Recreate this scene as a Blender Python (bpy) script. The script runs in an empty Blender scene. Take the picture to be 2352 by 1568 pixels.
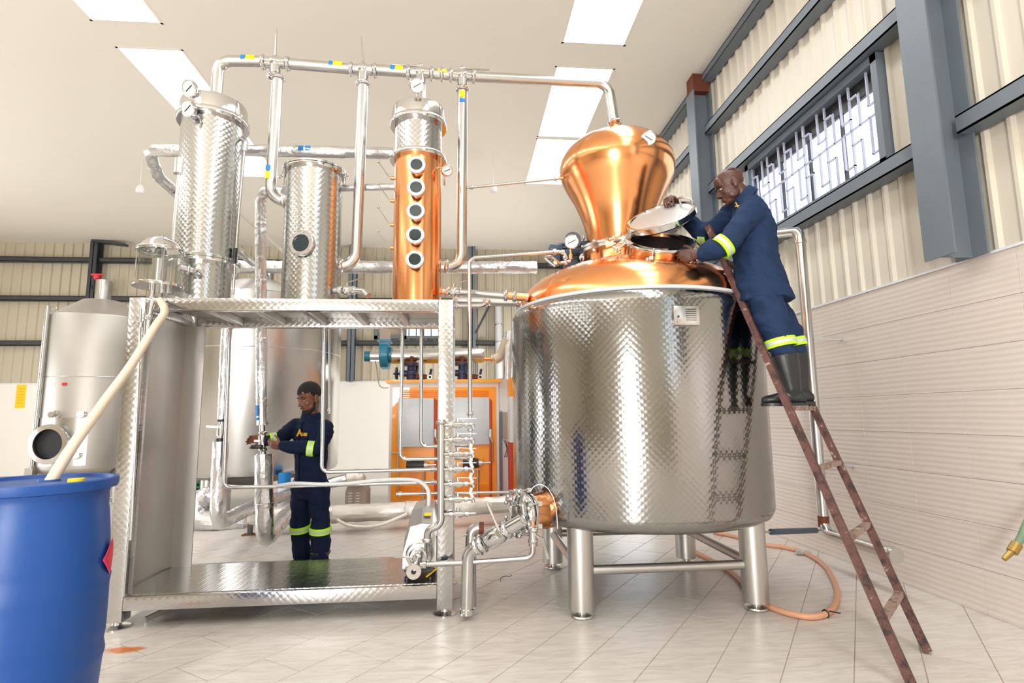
import bpy, bmesh, math, random
from mathutils import Vector, Matrix
random.seed(7)
PI = math.pi
V = Vector
SC = bpy.context.scene
COL = SC.collection

# ---------------------------------------------------------------- camera
F, CX, CY, CAMH = 1280.0, 1176.0, 784.0, 1.4      # focal length in pixels of the 2352 x 1568 frame
_y = V((1063 - CX, 957 - CY, F)).normalized()       # depth axis of the hall seen from the camera
_z = _y.cross(V((1, -0.0118, 0))).normalized()
if _z.y > 0: _z = -_z
_x = _y.cross(_z)
if _x.x < 0: _x = -_x
def _w(c): return V((_x.dot(c), _y.dot(c), _z.dot(c)))
cd = bpy.data.cameras.new('camera'); cam = bpy.data.objects.new('camera', cd); COL.objects.link(cam)
cd.sensor_width = 36; cd.lens = F * 36 / 2352; cd.clip_start = 0.05; cd.clip_end = 200
r_, u_, b_ = _w(V((1, 0, 0))), _w(V((0, -1, 0))), _w(V((0, 0, -1)))
cam.matrix_world = Matrix(((r_.x, u_.x, b_.x, 0), (r_.y, u_.y, b_.y, 0), (r_.z, u_.z, b_.z, CAMH), (0, 0, 0, 1)))
SC.camera = cam
def ray(u, v): return _w(V((u - CX, v - CY, F)))
def ay(u, v, y):
    w = ray(u, v); return w * (y / w.y) + V((0, 0, CAMH))
def ax(u, v, x):
    w = ray(u, v); return w * (x / w.x) + V((0, 0, CAMH))
def az(u, v, z):
    w = ray(u, v); return w * ((z - CAMH) / w.z) + V((0, 0, CAMH))

# ---------------------------------------------------------------- world, light, exposure
w = bpy.data.worlds.new('world'); SC.world = w; w.use_nodes = True
bg = w.node_tree.nodes['Background']; bg.inputs[0].default_value = (0.86, 0.93, 1.0, 1); bg.inputs[1].default_value = 4.0
vs = SC.view_settings
SC.display_settings.display_device = 'sRGB'
vs.view_transform = 'Standard'; vs.look = 'None'; vs.exposure = -0.68; vs.gamma = 1.0; vs.use_curve_mapping = False
SC.cycles.use_denoising = True
SC.cycles.max_bounces = 8; SC.cycles.glossy_bounces = 5; SC.cycles.diffuse_bounces = 5; SC.cycles.transmission_bounces = 6; SC.cycles.transparent_max_bounces = 8
SC.cycles.sample_clamp_indirect = 6.0; SC.cycles.blur_glossy = 0.6
SC.cycles.caustics_reflective = False; SC.cycles.caustics_refractive = False
def area(name, loc, target, sx, sy, power, color=(1, 1, 1)):
    l = bpy.data.lights.new(name, 'AREA'); l.shape = 'RECTANGLE'; l.size = sx; l.size_y = sy; l.energy = power; l.color = color
    o = bpy.data.objects.new(name, l); COL.objects.link(o); o.location = loc
    o.rotation_euler = (V(target) - V(loc)).to_track_quat('-Z', 'Y').to_euler()
    return o
# assumed light behind the camera, made small and strong for the still's highlight
area('assumed_highlight_source', (-2.65, -5.9, 2.75), (-1.6, 4, 1.9), 0.8, 1.7, 760, (1.0, 0.98, 0.96))
# unseen fill light added to brighten the ceiling, set in a made-up left doorway
area('added_ceiling_fill', (-14.3, 7.2, 1.9), (-2, 9.0, 5.2), 6.2, 3.6, 440, (1.0, 0.985, 0.955))
# added fill for the back wall, hidden behind the still in an invented doorway
area('added_back_fill', (3.5, 12.5, 1.2), (-3.0, 14.5, 1.3), 3.6, 2.2, 330, (1.0, 0.985, 0.96))
# added uplight low in the assumed front door, aimed up to brighten the ceiling
area('added_uplight', (-2.4, -5.85, 0.9), (-1.5, 3.0, 6.3), 2.2, 1.5, 360, (1.0, 0.985, 0.96))
SKY_POWER = 12.5                                    # radiance of the translucent roof lights

# ---------------------------------------------------------------- materials
def mat(name, base, rough=0.5, metal=0.0, noise=0.0, nscale=8.0, bump=0.0, bscale=60.0, spec=0.5, stretch=None, emit=0.0, alpha=1.0, trans=0.0, coat=0.0):
    m = bpy.data.materials.new(name); m.use_nodes = True
    nt = m.node_tree; n = nt.nodes; L = nt.links; b = n['Principled BSDF']
    b.inputs['Base Color'].default_value = (*base, 1); b.inputs['Roughness'].default_value = rough; b.inputs['Metallic'].default_value = metal
    b.inputs['Specular IOR Level'].default_value = spec
    if coat: b.inputs['Coat Weight'].default_value = coat
    if trans: b.inputs['Transmission Weight'].default_value = trans
    if emit:
        b.inputs['Emission Color'].default_value = (*base, 1); b.inputs['Emission Strength'].default_value = emit
    if noise or bump:
        tc = n.new('ShaderNodeNewGeometry'); mp = n.new('ShaderNodeMapping'); L.new(tc.outputs['Position'], mp.inputs['Vector'])
        mp.inputs['Scale'].default_value = stretch or (1, 1, 1)
    if noise:
        t = n.new('ShaderNodeTexNoise'); t.inputs['Scale'].default_value = nscale; t.inputs['Detail'].default_value = 5
        L.new(mp.outputs[0], t.inputs['Vector'])
        mx = n.new('ShaderNodeMix'); mx.data_type = 'RGBA'
        mx.inputs[6].default_value = (*[c * (1 - noise) for c in base], 1); mx.inputs[7].default_value = (*[min(1, c * (1 + noise * 0.6)) for c in base], 1)
        L.new(t.outputs[0], mx.inputs[0]); L.new(mx.outputs[2], b.inputs['Base Color'])
    if bump:
        t2 = n.new('ShaderNodeTexNoise'); t2.inputs['Scale'].default_value = bscale; t2.inputs['Detail'].default_value = 4
        L.new(mp.outputs[0], t2.inputs['Vector'])
        bp = n.new('ShaderNodeBump'); bp.inputs['Strength'].default_value = bump; bp.inputs['Distance'].default_value = 0.01
        L.new(t2.outputs[0], bp.inputs['Height']); L.new(bp.outputs[0], b.inputs['Normal'])
    return m
def swirl(name, base, rough, cell, strength, uv=True, rot=PI / 4, dist=0.004):
    """stainless sheet with an engine-turned pattern: staggered rows of small polished discs"""
    m = bpy.data.materials.new(name); m.use_nodes = True
    nt = m.node_tree; n = nt.nodes; L = nt.links; b = n['Principled BSDF']
    b.inputs['Base Color'].default_value = (*base, 1); b.inputs['Roughness'].default_value = rough; b.inputs['Metallic'].default_value = 1
    tc = n.new('ShaderNodeTexCoord'); geo = n.new('ShaderNodeNewGeometry'); mp = n.new('ShaderNodeMapping')
    L.new(tc.outputs['UV'] if uv else geo.outputs['Position'], mp.inputs['Vector'])
    mp.inputs['Rotation'].default_value = (0, 0, rot) if uv else (0.0, rot, 0)
    vo = n.new('ShaderNodeTexVoronoi'); vo.inputs['Scale'].default_value = 1 / cell; vo.inputs['Randomness'].default_value = 0.06
    if uv: vo.voronoi_dimensions = '2D'
    L.new(mp.outputs[0], vo.inputs['Vector'])
    nz = n.new('ShaderNodeTexNoise'); nz.inputs['Scale'].default_value = 2.2; L.new(mp.outputs[0], nz.inputs['Vector'])
    bp = n.new('ShaderNodeBump'); bp.inputs['Strength'].default_value = strength; bp.inputs['Distance'].default_value = dist; bp.invert = True
    L.new(vo.outputs['Distance'], bp.inputs['Height'])
    b2 = n.new('ShaderNodeBump'); b2.inputs['Strength'].default_value = 0.12; b2.inputs['Distance'].default_value = 0.05
    L.new(nz.outputs[0], b2.inputs['Height']); L.new(b2.outputs[0], bp.inputs['Normal'])
    L.new(bp.outputs[0], b.inputs['Normal'])
    return m
def hexc(r, g, b):
    f = lambda c: ((c / 255 + 0.055) / 1.055) ** 2.4 if c > 10 else c / 255 / 12.92
    return (f(r), f(g), f(b))
M = {}
M['steel'] = mat('stainless_steel', (0.62, 0.615, 0.6), 0.24, 1, 0.08, 5, 0.03, 90)
M['polish'] = mat('polished_steel', (0.68, 0.68, 0.68), 0.1, 1)
M['satin'] = mat('satin_steel', (0.6, 0.585, 0.56), 0.36, 1, 0.1, 3, 0.04, 40, stretch=(1, 1, 0.1))
M['dull'] = mat('dull_tank_steel', (0.5, 0.475, 0.44), 0.5, 1, 0.1, 2.5, 0.03, 30)
M['jacket'] = swirl('engine_turned_jacket', (0.36, 0.357, 0.35), 0.14, 0.034, 0.24)
M['turned'] = swirl('engine_turned_column', (0.53, 0.53, 0.52), 0.2, 0.034, 0.38)
M['turnedflat'] = swirl('engine_turned_plate', (0.56, 0.555, 0.55), 0.2, 0.036, 0.5, uv=False)
M['copper'] = mat('polished_copper', (0.96, 0.42, 0.175), 0.19, 1, 0.07, 2.2, 0.03, 9)
M['copperd'] = mat('copper_fitting', (0.93, 0.43, 0.19), 0.26, 1)
M['foil'] = mat('aluminium_foil_lagging', (0.7, 0.7, 0.71), 0.28, 0.9, 0.06, 6, 0.7, 22)
M['foild'] = mat('dusty_foil_lagging', (0.80, 0.76, 0.71), 0.45, 0.7, 0.08, 6, 0.3, 22)
M['inside'] = mat('dark_interior', (0.012, 0.012, 0.014), 0.6)  # black colour stands in for the shade inside openings
M['glassd'] = mat('dark_sight_glass', (0.012, 0.03, 0.036), 0.05, 0, coat=0.6)
M['rubber'] = mat('black_rubber', (0.016, 0.019, 0.02), 0.38, 0, 0.2, 12)
M['black'] = mat('black_plastic', (0.012, 0.012, 0.014), 0.4)
M['white'] = mat('white_enamel', (0.82, 0.82, 0.80), 0.35)
M['dial'] = mat('dial_face', (0.62, 0.66, 0.68), 0.4)
M['post'] = mat('grey_painted_steel', hexc(108, 118, 127), 0.45, 0.0, 0.12, 3, 0.03, 30)
M['postd'] = mat('dark_grey_painted_steel', hexc(62, 66, 70), 0.5, 0.0, 0.15, 3)
M['clad'] = mat('cream_metal_cladding', hexc(216, 208, 193), 0.42, 0.0, 0.06, 1.6, stretch=(1, 1, 0.25))
M['cladback'] = mat('beige_metal_cladding', hexc(203, 193, 172), 0.5, 0.0, 0.06, 1.2, stretch=(1, 1, 0.25))
M['ceil'] = mat('ceiling_sheet', hexc(244, 238, 226), 0.75, 0, 0.03, 0.6)
M['plaster'] = mat('white_wainscot', hexc(250, 246, 240), 0.5)
M['gap'] = mat('grout', hexc(176, 164, 150), 0.8)
M['orange'] = mat('orange_painted_sheet', hexc(255, 156, 22), 0.35, 0, 0.04, 4, coat=0.2)
M['orangel'] = mat('yellow_orange_sheet', hexc(255, 172, 24), 0.35, 0, 0.03, 4, coat=0.2)
M['panelgrey'] = mat('pale_grey_panel', hexc(205, 208, 212), 0.35)
M['panelwhite'] = mat('white_panel', hexc(228, 230, 232), 0.35)
M['teal'] = mat('teal_paint', hexc(18, 120, 150), 0.35, coat=0.3)
M['navyiron'] = mat('navy_painted_iron', hexc(38, 40, 78), 0.4)
M['redbrown'] = mat('red_oxide_pipe', hexc(190, 62, 30), 0.45)
M['rust'] = mat('rusted_iron', hexc(120, 66, 44), 0.7, 0.2, 0.35, 9, 0.1, 40)
M['barrel'] = mat('blue_polyethylene', hexc(6, 68, 142), 0.42, 0, 0.05, 3, 0.05, 20)
M['hosebeige'] = mat('beige_hose', hexc(222, 205, 182), 0.5)
M['hoseorange'] = mat('orange_hose', hexc(214, 158, 126), 0.45)
M['hoseclear'] = mat('clear_braided_hose', hexc(222, 224, 224), 0.2, 0.0, 0.1, 30)
M['yellow'] = mat('yellow_sticker', hexc(250, 214, 10), 0.5)
M['blue'] = mat('blue_sticker', hexc(20, 130, 205), 0.5)
M['pink'] = mat('pink_sticker', hexc(226, 40, 110), 0.5)
M['red'] = mat('red_plastic', hexc(214, 40, 50), 0.4)
M['green'] = mat('green_plastic', hexc(0, 140, 95), 0.4)
M['brass'] = mat('brass_fitting', hexc(168, 140, 80), 0.35, 0.8)
M['navy'] = mat('navy_cotton', hexc(34, 52, 84), 0.8, 0, 0.2, 7, 0.25, 11, spec=0.2)
M['navy2'] = mat('dark_navy_cotton', hexc(12, 25, 52), 0.8, 0, 0.2, 7, 0.25, 12, spec=0.2)
M['hiviz'] = mat('lime_hi_vis_tape', hexc(190, 250, 20), 0.5)
M['silver'] = mat('silver_reflective_tape', hexc(196, 200, 200), 0.35)
M['skin'] = mat('dark_skin', hexc(86, 54, 44), 0.42, 0, 0.12, 14, 0.04, 60)
M['skin2'] = mat('brown_skin', hexc(120, 74, 55), 0.42, 0, 0.12, 14, 0.04, 60)
M['hair'] = mat('black_hair', (0.008, 0.007, 0.007), 0.85, 0, 0.3, 80, 0.4, 220)
M['eyewhite'] = mat('eye_white', (0.55, 0.5, 0.47), 0.2)
M['logo'] = mat('gold_embroidery', hexc(236, 170, 36), 0.6)
M['motor'] = mat('blue_grey_motor', hexc(62, 80, 98), 0.4, 0.1)
M['louver'] = mat('taupe_cover', hexc(170, 152, 136), 0.5)
def flaked(name, dark, mid, pale, scale):
    m = mat(name, mid, 0.62, 0.05); nt = m.node_tree; n = nt.nodes; L = nt.links
    g = n.new('ShaderNodeNewGeometry'); t = n.new('ShaderNodeTexNoise'); t.inputs['Scale'].default_value = scale; t.inputs['Detail'].default_value = 6; t.inputs['Roughness'].default_value = 0.7
    L.new(g.outputs['Position'], t.inputs['Vector']); c = n.new('ShaderNodeValToRGB'); e = c.color_ramp.elements
    e[0].position = 0.38; e[0].color = (*dark, 1); e[1].position = 0.5; e[1].color = (*mid, 1); q = e.new(0.60); q.color = (*mid, 1); q = e.new(0.66); q.color = (*pale, 1)
    L.new(t.outputs[0], c.inputs[0]); L.new(c.outputs[0], n['Principled BSDF'].inputs['Base Color'])
    bp = n.new('ShaderNodeBump'); bp.inputs['Strength'].default_value = 0.4; bp.inputs['Distance'].default_value = 0.004; L.new(t.outputs[0], bp.inputs['Height']); L.new(bp.outputs[0], n['Principled BSDF'].inputs['Normal']); return m
M['ladder'] = flaked('flaking_brown_paint', hexc(48, 34, 32), hexc(96, 62, 56), hexc(168, 148, 140), 14)
M['rung'] = flaked('worn_rung', hexc(96, 70, 62), hexc(160, 136, 124), hexc(206, 196, 188), 16)
def glass_mat(name, tint, gloss=0.12):
    m = bpy.data.materials.new(name); m.use_nodes = True; nt = m.node_tree; n = nt.nodes; L = nt.links
    n.remove(n['Principled BSDF']); t = n.new('ShaderNodeBsdfTransparent'); g = n.new('ShaderNodeBsdfGlossy'); mx = n.new('ShaderNodeMixShader')
    t.inputs[0].default_value = (*tint, 1); g.inputs['Roughness'].default_value = 0.03
    fr = n.new('ShaderNodeLayerWeight'); fr.inputs[0].default_value = 0.5
    pw = n.new('ShaderNodeMath'); pw.operation = 'POWER'; pw.inputs[1].default_value = 5
    ad = n.new('ShaderNodeMath'); ad.operation = 'MULTIPLY_ADD'; ad.inputs[1].default_value = 0.5; ad.inputs[2].default_value = gloss
    L.new(fr.outputs['Facing'], pw.inputs[0]); L.new(pw.outputs[0], ad.inputs[0])
    L.new(ad.outputs[0], mx.inputs[0]); L.new(t.outputs[0], mx.inputs[1]); L.new(g.outputs[0], mx.inputs[2])
    L.new(mx.outputs[0], n['Material Output'].inputs[0]); return m
M['hosegreen'] = mat('faded_green_hose', hexc(112, 138, 112), 0.5)
M['glass'] = glass_mat('clear_glass', (0.86, 0.88, 0.86))
M['pane'] = glass_mat('window_glass', (0.96, 0.97, 0.98), 0.02)
def skylight_mat():
    m = bpy.data.materials.new('translucent_roof_light'); m.use_nodes = True; b = m.node_tree.nodes['Principled BSDF']
    b.inputs['Base Color'].default_value = (0.8, 0.8, 0.8, 1); b.inputs['Emission Color'].default_value = (0.94, 0.97, 1.0, 1); b.inputs['Emission Strength'].default_value = SKY_POWER
    return m
M['skylight'] = skylight_mat()
def floor_mat():
    m = mat('marbled_floor_tile', hexc(222, 217, 209), 0.3, 0, 0)
    nt = m.node_tree; n = nt.nodes; L = nt.links; b = n['Principled BSDF']
    g = n.new('ShaderNodeNewGeometry'); oi = n.new('ShaderNodeObjectInfo')
    mp = n.new('ShaderNodeMapping'); mp.inputs['Scale'].default_value = (1.0, 5.5, 1); L.new(g.outputs['Position'], mp.inputs['Vector'])
    t = n.new('ShaderNodeTexNoise'); t.inputs['Scale'].default_value = 4; t.inputs['Detail'].default_value = 6; t.inputs['Distortion'].default_value = 1.2
    L.new(mp.outputs[0], t.inputs['Vector'])
    cr = n.new('ShaderNodeValToRGB'); e = cr.color_ramp.elements
    e[0].position = 0.3; e[0].color = (*hexc(200, 195, 190), 1); e[1].position = 0.62; e[1].color = (*hexc(221, 218, 214), 1)
    L.new(t.outputs[0], cr.inputs[0])
    # warm tint in broad random patches
    t2 = n.new('ShaderNodeTexNoise'); t2.inputs['Scale'].default_value = 0.7; L.new(g.outputs['Position'], t2.inputs['Vector'])
    mx = n.new('ShaderNodeMix'); mx.data_type = 'RGBA'; mx.blend_type = 'MULTIPLY'; mx.inputs[7].default_value = (*hexc(250, 241, 232), 1)
    L.new(t2.outputs[0], mx.inputs[0]); L.new(cr.outputs[0], mx.inputs[6])
    # rust stain on the tiles in front of the stand
    sx = n.new('ShaderNodeVectorMath'); sx.operation = 'SUBTRACT'; sx.inputs[1].default_value = (-2.08, 3.86, 0); L.new(g.outputs['Position'], sx.inputs[0])
    rt = n.new('ShaderNodeMapping'); rt.inputs['Rotation'].default_value = (0, 0, -0.85); rt.inputs['Scale'].default_value = (4.6, 11, 0); L.new(sx.outputs[0], rt.inputs['Vector'])
    ln = n.new('ShaderNodeVectorMath'); ln.operation = 'LENGTH'; L.new(rt.outputs[0], ln.inputs[0])
    t3 = n.new('ShaderNodeTexNoise'); t3.inputs['Scale'].default_value = 14; L.new(g.outputs['Position'], t3.inputs['Vector'])
    ad = n.new('ShaderNodeMath'); ad.operation = 'MULTIPLY_ADD'; ad.inputs[1].default_value = 0.7; L.new(t3.outputs[0], ad.inputs[0]); L.new(ln.outputs['Value'], ad.inputs[2])
    c2 = n.new('ShaderNodeValToRGB'); e = c2.color_ramp.elements
    e[0].position = 0.75; e[0].color = (1, 1, 1, 1); e[1].position = 1.3; e[1].color = (0, 0, 0, 1); L.new(ad.outputs[0], c2.inputs[0])
    m2 = n.new('ShaderNodeMix'); m2.data_type = 'RGBA'; m2.inputs[7].default_value = (*hexc(206, 112, 34), 1)
    L.new(c2.outputs[0], m2.inputs[0]); L.new(mx.outputs[2], m2.inputs[6]); L.new(m2.outputs[2], b.inputs['Base Color'])
    return m
M['floor'] = floor_mat()
def walltile_mat():
    m = mat('ribbed_wall_tile', hexc(218, 207, 199), 0.3, 0, 0)
    nt = m.node_tree; n = nt.nodes; L = nt.links; b = n['Principled BSDF']
    g = n.new('ShaderNodeNewGeometry'); mp = n.new('ShaderNodeMapping'); L.new(g.outputs['Position'], mp.inputs['Vector'])
    wv = n.new('ShaderNodeTexWave'); wv.bands_direction = 'Z'; wv.inputs['Scale'].default_value = 7.5; wv.inputs['Distortion'].default_value = 1.6; wv.inputs['Detail'].default_value = 2; wv.inputs['Detail Scale'].default_value = 0.35
    L.new(mp.outputs[0], wv.inputs['Vector'])
    bp = n.new('ShaderNodeBump'); bp.inputs['Strength'].default_value = 0.3; bp.inputs['Distance'].default_value = 0.006
    L.new(wv.outputs[1] if len(wv.outputs) > 1 else wv.outputs[0], bp.inputs['Height']); L.new(bp.outputs[0], b.inputs['Normal'])
    return m
M['walltile'] = walltile_mat()

# ---------------------------------------------------------------- mesh helpers
def basis(d):
    d = d.normalized(); a = V((0, 0, 1)) if abs(d.z) < 0.9 else V((1, 0, 0))
    x = a.cross(d).normalized(); return x, d.cross(x), d
def fillet(pts, R, n=6):
    pts = [V(p) for p in pts]
    if not R or len(pts) < 3: return pts
    out = [pts[0]]
    for i in range(1, len(pts) - 1):
        p, a, c = pts[i], pts[i - 1], pts[i + 1]
        d1, d2 = (a - p), (c - p); l1, l2 = d1.length, d2.length; d1.normalize(); d2.normalize()
        ang = d1.angle(d2)
        if ang > PI - 0.02 or ang < 0.02: out.append(p); continue
        t = R / math.tan(ang / 2); t = min(t, l1 * 0.49 if i > 1 else l1 * 0.95, l2 * 0.49 if i < len(pts) - 2 else l2 * 0.95); rr = t * math.tan(ang / 2)
        ctr = p + (d1 + d2).normalized() * (rr / math.sin(ang / 2))
        s, e = p + d1 * t - ctr, p + d2 * t - ctr
        tot = s.angle(e); axs = s.cross(e).normalized()
        for k in range(n + 1): out.append(ctr + Matrix.Rotation(tot * k / n, 3, axs) @ s)
    out.append(pts[-1]); return out
def smooth_path(pts, n=6):
    """Catmull-Rom through the points"""
    P = [V(p) for p in pts]; P = [P[0] * 2 - P[1]] + P + [P[-1] * 2 - P[-2]]; out = []
    for i in range(1, len(P) - 2):
        for k in range(n):
            t = k / n; a, b, c, d = P[i - 1], P[i], P[i + 1], P[i + 2]
            out.append(0.5 * ((2 * b) + (c - a) * t + (2 * a - 5 * b + 4 * c - d) * t * t + (3 * b - a - 3 * c + d) * t ** 3))
    out.append(P[-2]); return out
class MB:
    def __init__(s): s.v = []; s.f = []; s.uv = []
    def add(s, vs, fs, uvs=None):
        o = len(s.v); s.v += [tuple(p) for p in vs]
        for i, f in enumerate(fs):
            s.f.append(tuple(o + k for k in f)); s.uv.append(uvs[i] if uvs else None)
        return s
    def box(s, c, size, rz=0.0, rot=None):
        R = rot or Matrix.Rotation(rz, 3, 'Z'); c = V(c); hx, hy, hz = size[0] / 2, size[1] / 2, size[2] / 2
        vs = [c + R @ V((x, y, z)) for z in (-hz, hz) for x, y in ((-hx, -hy), (hx, -hy), (hx, hy), (-hx, hy))]
        return s.add(vs, [(3, 2, 1, 0), (4, 5, 6, 7), (0, 1, 5, 4), (1, 2, 6, 5), (2, 3, 7, 6), (3, 0, 4, 7)])
    def bb(s, a, b):
        return s.box([(a[i] + b[i]) / 2 for i in range(3)], [abs(b[i] - a[i]) for i in range(3)])
    def bevbox(s, c, size, bev=0.01, rz=0.0, rot=None):
        bm = bmesh.new(); bmesh.ops.create_cube(bm, size=1)
        for v in bm.verts: v.co = V((v.co.x * size[0], v.co.y * size[1], v.co.z * size[2]))
        bmesh.ops.bevel(bm, geom=list(bm.edges), offset=min(bev, min(size) * 0.45), segments=2, profile=0.5, affect='EDGES')
        R = rot or Matrix.Rotation(rz, 3, 'Z'); c = V(c); bm.verts.index_update()
        s.add([c + R @ v.co for v in bm.verts], [[v.index for v in f.verts] for f in bm.faces]); bm.free(); return s
    def lathe(s, prof, base=(0, 0, 0), axis=(0, 0, 1), seg=32, uvr=None, rings=None):
        x, y, d = basis(V(axis)); b = V(base)
        if V(axis).normalized().z > 0.999: x, y, d = V((1, 0, 0)), V((0, 1, 0)), V((0, 0, 1))
        vs = []; idx = []; acc = 0; ln = [0]
        for i, (r, z) in enumerate(prof):
            if i: acc += math.hypot(r - prof[i - 1][0], z - prof[i - 1][1]); ln.append(acc)
            if r < 1e-6: idx.append([len(vs)] * seg); vs.append(b + d * z)
            else:
                idx.append([len(vs) + k for k in range(seg)])
                vs += [b + d * z + x * (r * math.cos(2 * PI * k / seg)) + y * (r * math.sin(2 * PI * k / seg)) for k in range(seg)]
        R = uvr or max(p[0] for p in prof); fs = []; uv = []
        for i in range(len(prof) - 1):
            for k in range(seg):
                k2 = (k + 1) % seg; f = [idx[i][k], idx[i][k2], idx[i + 1][k2], idx[i + 1][k]]
                u0, u1 = 2 * PI * R * k / seg, 2 * PI * R * (k + 1) / seg
                q = [(u0, ln[i]), (u1, ln[i]), (u1, ln[i + 1]), (u0, ln[i + 1])]
                g = []; gu = []
                for a, t in zip(f, q):
                    if a not in g: g.append(a); gu.append(t)
                if len(g) > 2: fs.append(g); uv.append(gu)
        return s.add(vs, fs, uv)
    def cyl(s, a, b, r, seg=16, r2=None, cap=True):
        a, b = V(a), V(b); d = b - a; L = d.length; r2 = r if r2 is None else r2
        return s.lathe(([(0, 0)] if cap else []) + [(r, 0), (r2, L)] + ([(0, L)] if cap else []), a, d, seg)
    def tube(s, pts, r, seg=12, R=0, cap=True, n=6):
        pts = fillet(pts, R, n); T = []
        N = len(pts)
        rs = r if isinstance(r, (list, tuple)) else [r] * N
        if len(rs) != N: rs = [rs[0] + (rs[-1] - rs[0]) * i / (N - 1) for i in range(N)]
        for i in range(N):
            T.append(((pts[min(i + 1, N - 1)] - pts[max(i - 1, 0)])).normalized())
        x, y, _ = basis(T[0]); vs = []; fs = []
        for i in range(N):
            x = (x - T[i] * x.dot(T[i])).normalized(); y = T[i].cross(x)
            vs += [pts[i] + x * (rs[i] * math.cos(2 * PI * k / seg)) + y * (rs[i] * math.sin(2 * PI * k / seg)) for k in range(seg)]
        for i in range(N - 1):
            for k in range(seg):
                k2 = (k + 1) % seg; fs.append((i * seg + k, i * seg + k2, (i + 1) * seg + k2, (i + 1) * seg + k))
        if cap: fs.append(tuple(range(seg))[::-1]); fs.append(tuple((N - 1) * seg + k for k in range(seg)))
        return s.add(vs, fs)
    def crinkle(s, amt, seed=3):
        rnd = random.Random(seed); s.v = [tuple(q + rnd.uniform(-amt, amt) for q in p) for p in s.v]; return s
    def ring(s, c, axis, R, r, seg=32, rs=8):
        return s.lathe([(R + r * math.cos(2 * PI * k / rs), r * math.sin(2 * PI * k / rs)) for k in range(rs + 1)], c, axis, seg)
    def band(s, c, axis, r0, r1, h, seg=32):
        """flat ring: inner radius r0, outer r1, height h centred on c"""
        c = V(c) - V(axis).normalized() * h / 2
        return s.lathe([(r0, 0), (r1, 0), (r1, h), (r0, h), (r0, 0)], c, axis, seg)
    def sphere(s, c, r, seg=16, rings=10, sc=(1, 1, 1), rot=None):
        vs = []; fs = []; R = rot or Matrix.Identity(3); c = V(c)
        for i in range(1, rings):
            t = PI * i / rings
            for k in range(seg):
                p = 2 * PI * k / seg; vs.append(c + R @ V((r * sc[0] * math.sin(t) * math.cos(p), r * sc[1] * math.sin(t) * math.sin(p), r * sc[2] * math.cos(t))))
        top = len(vs); vs.append(c + R @ V((0, 0, r * sc[2]))); vs.append(c + R @ V((0, 0, -r * sc[2])))
        for i in range(rings - 2):
            for k in range(seg):
                k2 = (k + 1) % seg; fs.append((i * seg + k, (i + 1) * seg + k, (i + 1) * seg + k2, i * seg + k2))
        for k in range(seg):
            k2 = (k + 1) % seg; fs.append((top, k, k2)); fs.append((top + 1, (rings - 2) * seg + k2, (rings - 2) * seg + k))
        return s.add(vs, fs)
    def prism(s, poly, d):
        """closed planar polygon of 3-D points pushed along the vector d"""
        n = len(poly); p = [V(q) for q in poly]; d = V(d)
        fs = [tuple(range(n))[::-1], tuple(range(n, 2 * n))] + [(i, (i + 1) % n, n + (i + 1) % n, n + i) for i in range(n)]
        return s.add(p + [q + d for q in p], fs)
    def bar(s, a, b, wx, wy, up=(0, 0, 1)):
        a, b = V(a), V(b); d = (b - a).normalized(); x = d.cross(V(up))
        if x.length < 1e-4: x = d.cross(V((1, 0, 0)))
        x.normalize(); y = x.cross(d)
        q = [x * sx * wx / 2 + y * sy * wy / 2 for sx, sy in ((-1, -1), (1, -1), (1, 1), (-1, 1))]
        return s.prism([a + k for k in q], b - a)
    def mesh(s, name, m, sharp=38, smooth=True):
        me = bpy.data.meshes.new(name); me.from_pydata(s.v, [], s.f)
        if any(s.uv):
            l = me.uv_layers.new(name='UVMap'); i = 0
            for f, u in zip(s.f, s.uv):
                for k in range(len(f)):
                    if u: l.data[i].uv = u[k]
                    i += 1
        bm = bmesh.new(); bm.from_mesh(me); bmesh.ops.recalc_face_normals(bm, faces=bm.faces); bm.to_mesh(me); bm.free()
        if smooth:
            me.polygons.foreach_set('use_smooth', [True] * len(me.polygons)); me.set_sharp_from_angle(angle=math.radians(sharp))
        me.materials.append(M[m] if isinstance(m, str) else m); return me
WM = {}
def link(name, data, parent=None, mtx=None):
    o = bpy.data.objects.new(name, data); COL.objects.link(o)
    if mtx is not None: o.matrix_basis = mtx
    if parent is not None:
        o.parent = parent; o.matrix_parent_inverse = WM.get(parent.name, Matrix.Identity(4)).inverted()
    WM[o.name] = (mtx or Matrix.Identity(4)).copy(); return o
def tag(o, label=None, cat=None, group=None, kind=None):
    if label: o['label'] = label
    if cat: o['category'] = cat
    if group: o['group'] = group
    if kind: o['kind'] = kind
    return o
def thing(name, loc, label, cat, group=None):
    return tag(link(name, None, None, Matrix.Translation(V(loc))), label, cat, group)
def part(name, mb, m, parent=None, label=None, sharp=38, smooth=True):
    o = link(name, mb.mesh(name, m, sharp, smooth), parent)
    if label: o['label'] = label
    return o
def single(name, mb, m, label, cat, group=None, sharp=38):
    return tag(part(name, mb, m, None, None, sharp), label, cat, group)
def struct(name, mb, m, parent=None, sharp=38, smooth=True):
    o = part(name, mb, m, parent, None, sharp, smooth)
    if parent is None: o['kind'] = 'structure'
    return o
def sroot(name, loc=(0, 0, 0)):
    return tag(link(name, None, None, Matrix.Translation(V(loc))), kind='structure')
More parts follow.
